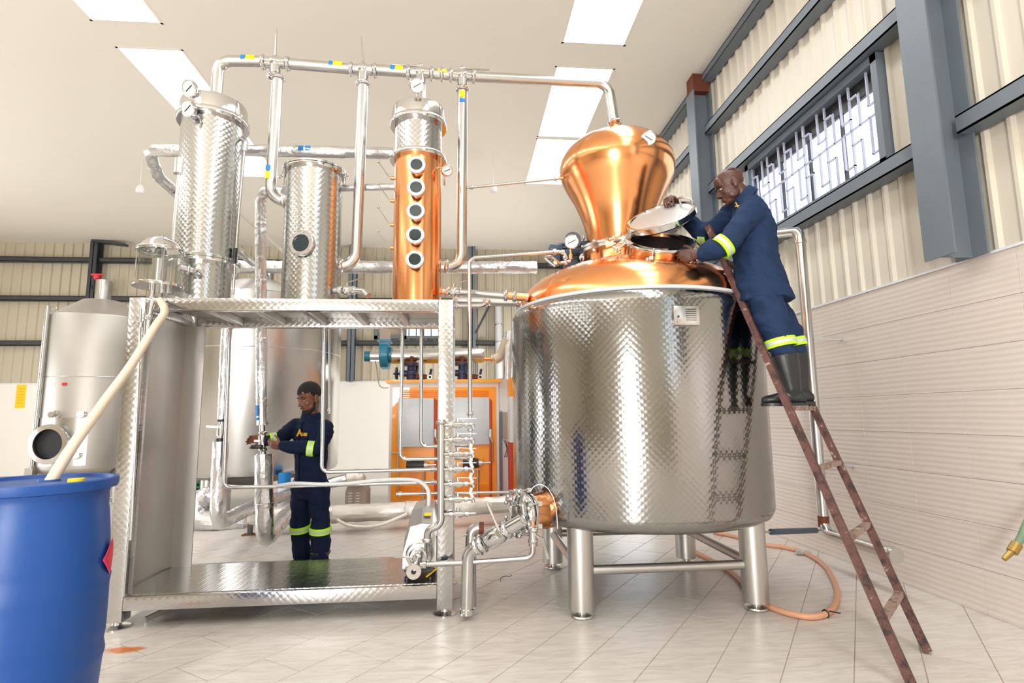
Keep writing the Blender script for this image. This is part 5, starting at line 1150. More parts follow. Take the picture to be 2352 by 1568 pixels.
# clear hose over the low pipe
t = thing('clear_hose', P(800, 1105, 5.1), 'limp clear braided hose lying along the low pipe into the pump hood', 'hose')
part('hose', MB().tube(smooth_path([P(636, 1116, 5.14), P(680, 1110, 5.1), P(740, 1112, 5.1), P(800, 1110, 5.08), P(870, 1103, 5.0), P(930, 1101, 4.9), P(966, 1107, 4.8), P(984, 1128, 4.72), P(985, 1166, 4.66)], 6), 0.017, 12), 'hoseclear', t)
for u, v, y in ((676, 1110, 5.1), (750, 1112, 5.1)): part('cable_tie', MB().ring(P(u, v, y), (1, 0, 0), 0.02, 0.004, 16, 6), 'panelwhite', t)

# foil-lagged pipes
def dense(pts, step):
    out = [V(pts[0])]
    for a, b in zip(pts, pts[1:]):
        a, b = V(a), V(b); n = max(1, int((b - a).length / step)); out += [a.lerp(b, (k + 1) / n) for k in range(n)]
    return out
def lag(pts, r, label, R=0.14, m='foil', name='lagged_pipe', rings=0.5):
    pts = [V(p) for p in pts]; t = thing(name, pts[0], label, 'pipe'); part('lagging', MB().tube(dense(fillet(pts, R), 0.07), r, 14).crinkle(r * 0.07), m, t, sharp=25)
    foil_rings(t, pts, r, rings, m); return t
t = lag([P(905, 352, 5.3), P(620, 346, 5.3), P(342, 346, 5.3), V((-3.20, 5.9, P(342, 346, 5.3).z)), V((-3.45, 9.25, P(342, 346, 5.3).z))], 0.055, 'foil-wrapped pipe running level behind the columns then back towards the far wall', 0.12)
for u in (688, 704): stripe(t, P(u, 347.5, 5.3), P(u + 12, 347.7, 5.3), 0.055, 'blue')
lag([V((-3.62, 7.6, 4.75)), V((-3.62, YB - 0.04, 4.75))], 0.035, 'thin pale pipe running back under the ceiling left of the short column', 0, 'foild')
lag([P(912, 428, 4.85), P(780, 432, 4.85)], 0.03, 'thin foil-wrapped pipe between the short column and copper column', 0)
lag([P(655, 440, 5.3), P(598, 438, 5.42), P(599, 700, 5.45), P(602, 976, 5.45)], 0.052, 'upright foil-wrapped pipe down to the valve the bearded worker holds', 0.1)
t = bpy.data.objects['lagged_pipe.003']; stripe(t, P(601, 930, 5.45), P(601.5, 955, 5.45), 0.053, 'blue', face=(-.7, -.7, 0)); stripe(t, P(601, 958, 5.45), P(601.5, 964, 5.45), 0.053, 'blue', face=(-.7, -.7, 0))
hv = thing('hand_valve', P(604, 1010, 5.45), 'steel clamp valve on the foil pipe in the bearded worker hands', 'valve')
part('valve_pipe', MB().cyl(P(602, 972, 5.45), P(605, 1045, 5.45), 0.026, 16), 'steel', hv)
part('valve_body', MB().cyl(P(603.5, 1000, 5.45), P(604.5, 1025, 5.45), 0.042, 20), 'polish', hv)
for v in (994, 1032): clamp(hv, P(604, v, 5.45), (0, 0, 1), 0.030)
part('lever', MB().bar(P(604, 1012, 5.42), P(583, 1012, 5.38), 0.012, 0.02), 'polish', hv)
part('black_grip', MB().bevbox(P(590, 1026, 5.37), (0.10, 0.05, 0.035), 0.01), 'black', hv)
part('lag_collar', MB().lathe([(0.026, 0), (0.065, 0.0), (0.065, 0.01), (0.026, 0.01)], P(605, 1042, 5.45), (0, 0, -1), 20), 'foil', hv)
lag([P(605, 1044, 5.45), P(609, 1238, 5.45), P(668, 1172, 6.6), P(735, 1156, 7.0)], 0.082, 'thick foil-wrapped pipe elbowing away near the floor below the worker hands', 0.10)
t = thing('lagged_riser', P(510, 860, 6.0), 'upright lagged pipe with a lever valve in front of the polished tank', 'pipe')
part('upper_lagging', MB().tube(dense([P(521, 735, 6.0), P(511, 962, 6.0)], 0.07), 0.052, 14).crinkle(0.004), 'foil', t, sharp=25)
part('valve_pipe', MB().cyl(P(511, 960, 6.0), P(506, 1016, 6.0), 0.03, 14), 'steel', t)
part('valve_body', MB().cyl(P(509, 976, 6.0), P(508, 1000, 6.0), 0.045, 18), 'polish', t)
for v in (964, 1010): part('black_clamp', MB().lathe([(0.03, -0.02), (0.05, -0.014), (0.05, 0.014), (0.03, 0.02)], P(511 - (v - 964) * .08, v, 6.0), (0, 0, 1), 18), 'black', t)
part('lever', MB().bar(P(508, 981, 5.95), P(474, 979, 5.92), 0.012, 0.018), 'polish', t)
part('lower_lagging', MB().tube(dense(fillet([P(506, 1014, 6.0), P(500, 1203, 6.0), P(592, 1158, 7.6), P(668, 1134, 8.3), P(800, 1098, 8.8)], 0.16), 0.07), 0.076, 14).crinkle(0.006), 'foil', t, sharp=25)
part('end_valve', MB().cyl(P(800, 1098, 8.8), P(826, 1094, 8.8), 0.12, 16).sphere(P(826, 1098, 8.75), 0.09, 12, 8).cyl(P(828, 1098, 8.7), P(828, 1112, 8.7), 0.03, 10), 'foild', t)
t = lag([P(576, 1186, 7.32), P(760, 1181, 7.32), P(930, 1172, 7.45), P(1190, 1156, 7.6)], 0.108, 'long foil-wrapped pipe lying level just above the floor behind the stand', 0.3, 'foild', rings=1.2)
t = thing('pipe_stand', az(572, 1228, 0), 'short rusty iron prop under the end of the long floor pipe', 'pipe stand')
q = az(574, 1228, 0); part('upright', MB().bar(q, q + V((0, 0, 0.27)), 0.05, 0.05, up=(0, 1, 0)), 'postd', t); part('foot_plate', MB().box(q + V((0, 0, 0.006)), (0.16, 0.12, 0.012)), 'rust', t); part('cradle', MB().bar(q + V((-0.05, 0, 0.27)), q + V((0.05, 0, 0.33)), 0.06, 0.03), 'rust', t)
lag([P(478, 1143, 8.0), P(450, 1146, 7.9), P(447, 1196, 7.8), P(505, 1198, 7.8), P(560, 1197, 7.9)], 0.14, 'crinkled foil-wrapped elbow pipe on the floor left of the lagged riser', 0.25, 'foil')
t = thing('tank_drain_valve', P(486, 1140, 8.15), 'tank drain valve with a blue lever beside the crinkled foil elbow', 'valve')
part('valve_body', MB().cyl(P(476, 1143, 8.1), P(500, 1145, 8.1), 0.08, 16), 'steel', t); part('lever', MB().bar(P(474, 1137, 8.05), P(496, 1137, 8.0), 0.03, 0.05), 'blue', t)
part('rod', MB().tube([P(424, 1160, 8.0), P(470, 1140, 8.0), P(520, 1128, 8.4)], 0.015, 8), 'satin', t)
t = lag([P(540, 613, 9.4), P(1232, 614, 9.4)], 0.105, 'long thick foil-wrapped main pipe high in front of the far wall', 0, 'foil', rings=1.6)
for u in (958,): part('hanger_rod', MB().cyl(P(u, 600, 9.4), V((P(u, 600, 9.4).x, 9.4, CEIL)), 0.008, 8), 'postd', t)
t = thing('drip_hose', P(800, 1195, 7.2), 'thin grey hose sagging below the long floor pipe', 'hose'); part('hose', MB().tube(smooth_path([P(770, 1190, 7.25), P(800, 1206, 7.2), P(840, 1210, 7.15), P(880, 1203, 7.2), P(935, 1180, 7.3)], 6), 0.022, 10), 'foild', t)
part('hose_clip', MB().ring(P(772, 1190, 7.25), (1, 0, 0), 0.028, 0.006, 14, 6), 'steel', t)
# ================================================================= background machines
# polished tank behind the stand
def vessel(name, c, R, z0, z1, zt, label, m, seams=(), legs=4, lm='satin', cone=0.25):
    t = thing(name, (c[0], c[1], 0), label, 'tank'); C = V((c[0], c[1], 0))
    part('shell', MB().lathe([(R * 0.94, z0 - 0.06), (R * 0.985, z0 - 0.03), (R, z0 + 0.02), (R, z1 - 0.02), (R * 0.985, z1)], C, seg=72), m, t)
    part('cone_top', MB().lathe([(R * 0.985, z1), (R * 0.9, z1 + 0.03), (0.3, zt), (0, zt + 0.02)], C, seg=64), 'dull', t)
    part('cone_base', MB().lathe([(R * 0.94, z0 - 0.06), (R * 0.5, z0 - 0.18), (0.12, z0 - 0.28), (0, z0 - 0.28)], C, seg=64), 'dull', t)
    for z in seams: part('weld_seam', MB().ring(C + V((0, 0, z)), (0, 0, 1), R, 0.008, 72, 6), 'steel', t)
    for k in range(legs):
        a = 2 * PI * k / legs - 1.75; p = C + V((math.cos(a), math.sin(a), 0)) * (R * 0.8); part('leg', MB().cyl(p, p + V((0, 0, z0)), 0.09, 20).cyl(p, p + V((0, 0, 0.02)), 0.14, 20), lm, t)
    return t
mx_ = ay(583, 900, 9.6).x
mt_ = vessel('fermenting_tank', (mx_, 9.6), 1.36, 0.63, 3.30, 3.72, 'big polished cylindrical tank seen through the stand behind the bearded worker', 'steel', (2.45,))
part('neck', MB().cyl((mx_ + 0.1, 9.6, 3.7), (mx_ + 0.1, 9.6, 3.98), 0.13, 24), 'polish', mt_)
part('spray_pipe', MB().tube([(mx_ - 0.35, 8.9, 3.4), (mx_ - 0.35, 8.9, 3.75), (mx_ - 0.1, 8.9, 3.85), (mx_ - 0.1, 8.8, 3.6)], 0.04, 12, 0.1).tube([(mx_ - 0.5, 8.8, 3.45), (mx_ - 0.2, 8.75, 3.6)], 0.05, 12), 'polish', mt_)
# left tank with an open round manway
lx = ay(217, 900, 10.6).x; ly = 10.6; LR = 0.78; lc = V((lx, ly, 0))
lt = vessel('mash_tank', (lx, ly), LR, 0.62, 3.22, 3.56, 'dull grey tank with an open round manway left of the stand', 'dull', (2.14,))
part('neck', MB().cyl((lx, ly, 3.5), (lx, ly, 3.95), 0.125, 24), 'steel', lt)
part('red_knob', MB().sphere((lx - 0.1, ly - 0.05, 4.0), 0.05, 12, 8).cyl((lx - 0.2, ly - 0.05, 4.05), (lx, ly - 0.05, 4.05), 0.02, 8), 'red', lt)
part('lifting_eye', MB().ring((lx - 0.62, ly - 0.3, 3.36), (0, 1, 0), 0.05, 0.014, 16, 6), 'steel', lt)
def on_tank(u, v, out=0.0):
    w = ray(u, v); o = V((0, 0, CAMH)); a = w.x ** 2 + w.y ** 2; b = 2 * (w.x * (o.x - lc.x) + w.y * (o.y - lc.y)); c = (o.x - lc.x) ** 2 + (o.y - lc.y) ** 2 - LR ** 2
    k = (-b - math.sqrt(max(0, b * b - 4 * a * c))) / (2 * a); p = w * k + o; n = (p - lc); n.z = 0; n.normalize(); return p + n * out, n
mp_, mn = on_tank(124, 1019)
vs = []; N = 14; a0 = math.atan2(mn.y, mn.x); plate = []
for k in range(N): a = a0 - 0.55 + 1.15 * k / (N - 1); plate += [lc + V((math.cos(a) * (LR + .006), math.sin(a) * (LR + .006), mp_.z - 0.36)), lc + V((math.cos(a) * (LR + .006), math.sin(a) * (LR + .006), mp_.z + 0.42))]
part('reinforcing_plate', MB().add(plate, [(2 * k, 2 * k + 2, 2 * k + 3, 2 * k + 1) for k in range(N - 1)]), 'steel', lt)
mw = part('manway', MB().lathe([(0.25, -0.1), (0.25, 0.10), (0.30, 0.10), (0.32, 0.115), (0.32, 0.13), (0.24, 0.135), (0.235, -0.05)], mp_, mn, 40), 'polish', lt)
part('manway_inside', MB().lathe([(0.236, 0.10), (0.236, 0.06), (0, 0.06)], mp_, mn, 36), 'inside', mw)
for (u, v) in ((130, 952), (188, 951), (178, 1045)):
    q, n_q = on_tank(u, v); part('sample_cock', MB().lathe([(0.07, 0), (0.07, 0.02), (0.035, 0.03), (0.035, 0.09), (0.05, 0.09), (0.05, 0.12), (0, 0.12)], q, n_q, 18).cyl(q + n_q * .08, q + n_q * 0.08 + V((0.06, 0, 0.03)), 0.012, 8), 'polish', lt)
q, n_q = on_tank(148, 882, 0.004); part('red_tag', MB().box(q, (0.07, 0.006, 0.05), rz=math.atan2(n_q.y, n_q.x) + PI / 2), 'red', lt)
part('side_pole', MB().tube([P(110, 702, 9.9), P(104, 760, 9.9), P(70, 1092, 9.9)], 0.035, 12), 'steel', lt)
part('pole_foot', MB().bar(P(72, 1075, 9.9), V((P(72, 1075, 9.9).x, 9.9, 0.0)), 0.12, 0.12, up=(0, 1, 0)), 'dull', lt)
part('cable', MB().tube(smooth_path([P(262, 1078, 9.5), P(256, 1083, 9.4), P(247, 1095, 9.3)], 4), 0.02, 8), 'black', lt)
# orange boiler
bx0, bx1, by, bh = ay(893, 1000, 9.35).x, ay(1146, 1000, 9.35).x, 9.35, 2.02
bo = thing('boiler', ((bx0 + bx1) / 2, by + 0.7, 0), 'orange and white steam boiler with two pale grey panels behind the stand', 'boiler')
b = MB(); b.bb((bx0, by + 0.02, 0.10), (bx1, by + 1.4, bh - 0.05)); part('casing', b, 'panelwhite', bo, smooth=False)
b = MB(); b.bb((bx0 - 0.06, by - 0.04, bh - 0.05), (bx1 + 0.04, by + 1.45, bh)); part('top_plate', b, 'orangel', bo, smooth=False)
b = MB(); b.bb((bx0, by, 0.0), (bx1, by + 1.35, 0.10)); part('plinth', b, 'panelwhite', bo, smooth=False)
fx0, fx1 = ay(900, 1000, by).x, ay(1140, 1000, by).x; fz0, fz1 = ay(1000, 1149, by).z, ay(1000, 889, by).z
b = MB(); b.bb((fx0, by - 0.012, fz0), (fx1, by + 0.03, fz1)); part('front_panel', b, 'orange', bo, smooth=False)
for zz, n_l in ((fz1 - 0.05, 7), (fz0 + 0.25, 7)):
    for k in range(n_l):
        b = MB(); b.prism([V((fx0 + 0.12, by - 0.012, zz - k * 0.03)), V((fx0 + 0.12, by - 0.03, zz - k * 0.03 - 0.014)), V((fx0 + 0.12, by - 0.012, zz - k * 0.03 - 0.016))], V((fx1 - fx0 - 0.24, 0, 0))); part('louver_slat', b, 'orange', bo, smooth=False)
def pan(u0, u1, v0, v1):
    a, c = ay(u0, v1, by - 0.05), ay(u1, v0, by - 0.05); o = part('grey_panel', MB().bevbox(((a.x + c.x) / 2, by - 0.035, (a.z + c.z) / 2), (c.x - a.x, 0.06, c.z - a.z), 0.01), 'panelgrey', bo); return o
pan(913, 997, 914, 1027); pan(1036, 1124, 912, 1022)
for u in (1001, 1127):
    part('red_pipe', MB().tube([P(u - 3, 918, by - 0.03), P(u, 920, by - 0.05), P(u - 1 if u < 1100 else u, 1160, by - 0.05)], 0.02, 10), 'redbrown', bo)
    part('gauge_glass', MB().cyl(P(u - 1, 985, by - 0.09), P(u - 1, 1003, by - 0.09), 0.03, 12).cyl(P(u + 4, 1015, by - 0.09), P(u + 4, 1060, by - 0.09), 0.012, 8).cyl(P(u - 1, 1002, by - .09), P(u + 5, 1016, by - .09), 0.016, 8), 'steel', bo)
for (u0, u1, v) in ((934, 974, 1069), (1063, 1099, 1064)):
    a, c = P(u0, v, by - 0.16), P(u1, v - 1, by - 0.16); fp = part('feed_pump', MB().cyl(a, c, 0.072, 20).cyl(a, a + V((0.03, 0, 0)), 0.078, 20).bevbox((a + c) / 2 + V((0, 0, 0.08)), (0.12, 0.09, 0.05), 0.01), 'black', bo)
    part('pump_pipe', MB().tube([c, P(u1 + 28, v - 2, by - 0.16)], 0.02, 10).tube([P(u1 - 2, v + 5, by - 0.16), P(u1 - 2, 1155, by - 0.1)], 0.018, 10).cyl(c, c + V((0.06, 0, 0)), 0.05, 14), 'steel', fp)
    part('pump_shelf', MB().box((a + c) / 2 - V((0, -0.06, 0.09)), (0.3, 0.2, 0.02)), 'orange', fp)
part('thin_pipe', MB().tube([P(899, 1039, by - 0.05), P(914, 1039, by - 0.06), P(914, 1130, by - 0.06)], 0.012, 8), 'steel', bo)
for u in (963, 1080):
    part('flue_stub', MB().cyl(P(u, 872, by + 0.3), P(u, 826, by + 0.45), 0.09, 20), 'dull', bo); part('flue_flange', MB().cyl(P(u, 870, by + 0.3), P(u, 860, by + 0.3), 0.13, 20), 'rust', bo)
def angle_valve(u, v):
    c = P(u, v, by + 0.22); o = part('steam_valve', MB().sphere(c, 0.09, 16, 10).cyl(c, c + V((0, 0, 0.16)), 0.07, 16).cyl(c + V((0, 0, 0.13)), c + V((0, 0, 0.17)), 0.125, 20).cyl(c, c - V((0, 0, 0.12)), 0.085, 16).cyl(c, c - V((0.20, 0, -0.01)), 0.055, 16), 'navyiron', bo)
    part('hand_wheel', MB().ring(c - V((0.25, 0, 0)), (1, 0, 0), 0.10, 0.016, 20, 8).cyl(c - V((0.18, 0, 0)), c - V((0.30, 0, 0)), 0.02, 8).cyl(c - V((.25, 0, .1)), c - V((.25, 0, -.1)), 0.012, 8), 'navyiron', o)
    part('valve_bonnet', MB().cyl(c + V((0, 0, 0.15)), c + V((0, 0, 0.19)), 0.12, 20).cyl(c + V((0, 0, 0.19)), c + V((0, 0, 0.30)), 0.025, 10), 'rust', o)
angle_valve(945, 858); angle_valve(1062, 857)
for u in (988, 1103):
    c = P(u, 866, by + 0.15); sv = part('safety_valve', MB().cyl(c, c + V((0, 0, 0.04)), 0.035, 14).cyl(c - V((0, 0.06, 0)), c + V((0, .02, 0)), 0.036, 16), 'steel', bo); part('safety_cap', MB().cyl(c + V((0, 0, 0.04)), c + V((0.02, 0, 0.14)), 0.022, 12), 'navyiron', sv); part('bore', MB().lathe([(0, 0), (0.024, 0)], c - V((0, 0.0605, 0)), (0, 1, 0), 14), 'inside', sv)
# exhaust drum and fan above the boiler
ed = thing('exhaust_drum', P(1000, 817, 9.8), 'long horizontal steel exhaust drum above the orange boiler', 'drum')
a, c = P(897, 818, 9.8), P(1112, 816, 9.8); part('drum_shell', MB().lathe([(0, 0), (0.135, 0), (0.135, (c - a).length - 0.04), (0.12, (c - a).length), (0, (c - a).length)], a, c - a, 36), 'steel', ed)
part('outlet_pipe', MB().cyl(c - V((0, 0, 0.06)), P(1134, 824, 9.8), 0.035, 12), 'copperd', ed)
for u in (1128, 1134): part('flange', MB().cyl(P(u, 823, 9.8), P(u + 3, 823, 9.8), 0.085, 18), 'steel', ed)
for u in (925, 1090): b = MB(); q = P(u, 830, 9.8); b.bb((q.x - 0.03, 9.75, bh - 0.02), (q.x + 0.03, 9.85, q.z + 0.05)); part('drum_support', b, 'post', ed, smooth=False)
part('seam', MB().ring(a.lerp(c, 0.97), c - a, 0.135, 0.006, 36, 6), 'polish', ed)
fn = thing('fan', P(884, 815, 9.75), 'teal centrifugal fan with a small motor left of the exhaust drum', 'fan')
fcn = P(884, 815, 9.75); part('volute', MB().lathe([(0, -0.075), (0.20, -0.075), (0.225, -0.06), (0.225, 0.06), (0.20, 0.075), (0, 0.075)], fcn, (1, 0, 0), 40), 'teal', fn)
part('inlet_ring', MB().cyl(fcn + V((0.07, 0, 0)), fcn + V((0.12, 0, 0)), 0.13, 28), 'teal', fn)
b = MB(); b.bb((fcn.x - 0.08, 9.6, fcn.z + 0.1), (fcn.x + 0.08, 9.9, fcn.z + 0.24)); b.bb((fcn.x - 0.11, 9.57, fcn.z + 0.22), (fcn.x + 0.11, 9.93, fcn.z + 0.25)); part('outlet_flange', b, 'teal', fn, smooth=False)
b = MB(); b.bb((fcn.x - 0.075, 9.62, fcn.z + 0.25), (fcn.x + 0.075, 9.88, fcn.z + 0.95)); part('duct', b, 'louver', fn, smooth=False)
b = MB(); b.prism([V((fcn.x - 0.06, 9.68, fcn.z - 0.15)), V((fcn.x + 0.1, 9.68, fcn.z - 0.15)), V((fcn.x + 0.08, 9.68, fcn.z - 0.25)), V((fcn.x - 0.04, 9.68, fcn.z - 0.25))], V((0, 0.14, 0))); part('pedestal', b, 'teal', fn, smooth=False)
part('motor', MB().cyl(P(850, 818, 9.75), P(878, 818, 9.75), 0.085, 20), 'steel', fn); part('motor_cap', MB().cyl(P(838, 818, 9.75), P(851, 818, 9.75), 0.092, 20), 'teal', fn)
part('motor_bracket', MB().box(P(865, 828, 9.75), (0.2, 0.1, 0.03)), 'steel', fn)
part('power_cable', MB().tube(smooth_path([P(862, 828, 9.7), P(866, 850, 9.6), P(870, 880, 9.3), P(878, 890, 9.28), P(892, 890, 9.3)], 5), 0.009, 6), 'louver', fn)
# duct, cabinet and second unit at the right of the boiler
dt = thing('flue_duct', P(1158, 800, 9.4), 'slanting pale flue duct rising beside the still jacket', 'duct')
part('lower_duct', MB().tube([P(1136, 826, 9.4), P(1150, 818, 9.4), P(1166, 778, 9.3)], 0.085, 16, 0.05), 'hosebeige', dt); part('upper_duct', MB().tube([P(1166, 872, 9.3), P(1168, 800, 9.3), P(1172, 762, 9.3)], 0.075, 16, 0.05), 'foil', dt)
cbx = thing('control_cabinet', P(1160, 1000, 9.5), 'white cabinet with a taupe panel right of the orange boiler', 'cabinet')
a, c = P(1147, 1158, 9.5), P(1176, 868, 9.5); b = MB(); b.bb((a.x, 9.5, 0), (c.x + 0.3, 10.3, c.z)); part('cabinet_body', b, 'panelwhite', cbx, smooth=False)
a, c = P(1154, 1008, 9.48), P(1174, 946, 9.48); b = MB(); b.bb((a.x, 9.47, a.z), (c.x, 9.51, c.z)); part('taupe_panel', b, 'louver', cbx, smooth=False)
part('frame_post', MB().bar(P(1152, 1150, 9.44), P(1150, 944, 9.44), 0.03, 0.03, up=(0, 1, 0)), 'post', cbx)
for k in range(3): part('loose_wire', MB().tube(smooth_path([P(1157 + 4 * k, 1010, 9.44), P(1164 + 2 * k, 1030 + 5 * k, 9.42), P(1158 + 5 * k, 1050, 9.42)], 5), 0.006, 6), 'black' if k < 2 else 'orange', cbx)
sb = thing('second_boiler', P(1180, 1000, 8.6), 'orange and white edge of a second boiler beside the still jacket', 'boiler')
x0, x1 = P(1172, 1000, 8.7).x, P(1172, 1000, 8.7).x + 0.7
zs = [0.05, P(1176, 1016, 8.7).z, P(1176, 910, 8.7).z, P(1176, 868, 8.7).z]
for k, m in enumerate(('redbrown', 'panelwhite', 'orange')):
    b = MB(); b.bb((x0, 8.7, zs[k]), (x1, 9.2, zs[k + 1])); part('casing_panel', b, m, sb, smooth=False)
b = MB(); b.bb((x0 + 0.01, 8.71, 0), (x1 - 0.01, 9.19, 0.05)); part('plinth', b, 'postd', sb, smooth=False)
t = thing('wall_conduit', P(1145, 780, 15.7), 'pale vertical conduit on the far wall right of the boiler', 'conduit')
part('conduit', MB().cyl(V((P(1145, 780, 15.75).x, 15.72, WB - 0.1)), V((P(1145, 780, 15.75).x, 15.72, 4.65)), 0.10, 14), 'panelgrey', t)
for z in (3.0, 3.5, 4.0): part('conduit_clip', MB().ring(V((P(1145, 780, 15.75).x, 15.72, z)), (0, 0, 1), 0.105, 0.015, 18, 6), 'polish', t)
# louvred pump cover, crate, small blue cap
lc_ = thing('pump_cover', az(815, 1172, 0), 'taupe louvred motor cover standing behind the floor pipe', 'cover')
c0 = az(816, 1176, 0); wv, hv_ = 0.31, 0.42
poly = [c0 + V((-wv / 2, 0, 0)), c0 + V((wv / 2, 0, 0)), c0 + V((wv / 2, 0, hv_ * 0.72)), c0 + V((wv * 0.38, 0, hv_ * 0.9)), c0 + V((wv * 0.1, 0, hv_)), c0 + V((-wv * 0.2, 0, hv_)), c0 + V((-wv * 0.42, 0, hv_ * 0.88)), c0 + V((-wv / 2, 0, hv_ * 0.7))]
part('shell', MB().prism(poly, (0, 0.4, 0)), 'louver', lc_, smooth=False)
for s in (-0.08, 0.03):
    for k in range(7): part('louver_slot', MB().box(c0 + V((s, -0.004, 0.04 + k * 0.04)), (0.055, 0.012, 0.014)), 'panelwhite', lc_, smooth=False)
cr = thing('crate', az(462, 1126, 0), 'green plastic crate of odds and ends under the polished tank', 'crate')
cc = ay(460, 1125, 9.0); cw, cdp, ch = 0.56, 0.36, 0.22
b = MB(); b.bb((cc.x - cw / 2, 9.0 - cdp / 2, cc.z), (cc.x + cw / 2, 9.0 + cdp / 2, cc.z + 0.02)); part('crate_floor', b, 'green', cr, smooth=False)
for k in range(9): xx_ = cc.x - cw / 2 + cw * k / 8; b = MB(); b.bb((xx_ - 0.012, 9.0 - cdp / 2, cc.z), (xx_ + 0.012, 9.0 - cdp / 2 + 0.02, cc.z + ch)); part('crate_slat', b, 'green', cr, smooth=False)
for z in (0.06, 0.13, 0.21):
    b = MB(); b.bb((cc.x - cw / 2, 9.0 - cdp / 2 - 0.004, cc.z + z - 0.015), (cc.x + cw / 2, 9.0 - cdp / 2 + 0.02, cc.z + z + 0.015)); part('crate_rail', b, 'green', cr, smooth=False)
for sx in (-1, 1): b = MB(); xx_ = cc.x + sx * cw / 2; b.bb((xx_ - 0.012, 9.0 - cdp / 2, cc.z), (xx_ + 0.012, 9.0 + cdp / 2, cc.z + ch)); part('crate_end', b, 'green', cr, smooth=False)
b = MB(); b.bb((cc.x - cw / 2, 9.0 + cdp / 2 - 0.02, cc.z), (cc.x + cw / 2, 9.0 + cdp / 2, cc.z + ch)); part('crate_back', b, 'green', cr, smooth=False)
b = MB(); b.bb((cc.x - 0.35, 8.8, 0), (cc.x + 0.35, 9.25, cc.z)); single('low_block', b, 'dull', 'low pale block carrying the green crate under the polished tank', 'block')
for k, (dx, m) in enumerate(((-0.12, 'black'), (0.0, 'black'), (0.02, 'hosebeige'), (0.1, 'black'))):
    tag(part('cloth_bundle', MB().sphere((cc.x + dx, 8.97 + 0.03 * k, cc.z + 0.17 + 0.02 * (k % 2)), 1, 14, 8, (0.085, 0.07, 0.055)), m), ('black rag bundled in the green crate, nearest its left end', 'black rag bundled in the middle of the green crate', 'tan rag bundled in the green crate', 'black rag bundled in the green crate, nearest its right end')[k], 'rag', 'rags in the green crate')
t = thing('small_drum', P(652, 1104, 8.4), 'small white canister with a blue cap behind the bearded worker', 'canister')
q = P(653, 1118, 8.4); part('canister_body', MB().cyl(V((q.x, 8.4, 0)), V((q.x, 8.4, q.z + 0.05)), 0.09, 20), 'panelwhite', t); part('blue_cap', MB().cyl(V((q.x, 8.4, q.z + 0.05)), V((q.x, 8.4, q.z + 0.2)), 0.085, 20), 'blue', t)
t = thing('ceiling_bulb', V((P(322, 425, 10.6).x, 10.6, CEIL)), 'white bulb hanging on a cord at the left of the ceiling', 'bulb', None)
q = P(322, 428, 10.6); part('cord', MB().cyl((q.x, 10.6, q.z), (q.x, 10.6, CEIL), 0.008, 8), 'panelwhite', t); part('bulb', MB().lathe([(0, -0.1), (0.06, -0.08), (0.075, -0.02), (0.05, 0.05), (0.03, 0.08), (0, 0.08)], (q.x, 10.6, q.z - 0.05), seg=20), 'white', t)
t = thing('ceiling_bulb', az(1133, 364, CEIL), 'white bulb hanging on a cord beside the copper onion head', 'bulb')
yc = az(1133, 364, CEIL).y; q = P(1133, 426, yc); part('cord', MB().cyl((q.x, yc, q.z), (q.x, yc, CEIL), 0.007, 8), 'panelwhite', t); part('bulb', MB().lathe([(0, -0.1), (0.06, -0.08), (0.075, -0.02), (0.05, 0.05), (0.03, 0.08), (0, 0.08)], (q.x, yc, q.z - 0.05), seg=20), 'white', t)
q = P(45, 910, 15.9); b = MB(); b.box((q.x, YB - 0.064, q.z), (0.24, 0.004, 0.62)); t = single('wall_notice', b, 'yellow', 'tall yellow notice on the white wall left of the dull tank', 'sign')
for k in range(6): part('print_line', MB().box((q.x, YB - 0.067, q.z + 0.2 - k * 0.075), (0.15, 0.002, 0.02)), 'orangel', t)

# ================================================================= foreground
# blue drum
DC = V((P(250, 1100, 2.78).x - 0.305, 2.78, 0)); DH = P(250, 1097, 2.78).z
dr_ = thing('drum', DC, 'blue plastic drum in the near left corner with a hose in its lid', 'drum')
prof = [(0, 0), (0.26, 0), (0.272, 0.012), (0.275, 0.05), (0.268, 0.065)]
def zz_(t): return 0.07 + (DH - 0.15) * t
for k in range(25):
    t_ = k / 24; r = 0.272 + 0.028 * math.sin(PI * min(1, t_ * 1.05)) ** 0.7
    for c_ in (0.30, 0.63): r += 0.007 * math.exp(-((t_ - c_) / 0.022) ** 2) - 0.005 * math.exp(-((t_ - c_ - 0.04) / 0.018) ** 2)
    prof.append((r, zz_(t_)))
prof += [(0.272, DH - 0.07), (0.278, DH - 0.05), (0.302, DH - 0.045), (0.306, DH - 0.03), (0.306, DH - 0.006), (0.298, DH), (0.284, DH - 0.002), (0.278, DH - 0.018)]
part('shell', MB().lathe(prof, DC, seg=72), 'barrel', dr_, sharp=50)
part('lid', MB().lathe([(0.279, DH - 0.018), (0.2, DH - 0.014), (0, DH - 0.012)], DC, seg=56), 'barrel', dr_)
part('yellow_bung', MB().cyl(V((DC.x + 0.19, 2.74, DH - 0.016)), V((DC.x + 0.19, 2.74, DH + 0.004)), 0.032, 20), 'yellow', dr_)
part('bung_hole', MB().ring(V((P(112, 1112, 2.82).x, 2.82, DH - 0.012)), (0, 0, 1), 0.036, 0.008, 24, 8), 'barrel', dr_)
ang = 0.30; zz0 = P(232, 1310, 2.6).z; vs = []
def ds(da, dz): a = ang + da; r = 0.3025; return DC + V((math.cos(a) * r, math.sin(a) * r, zz0 + dz))
lab = MB(); 
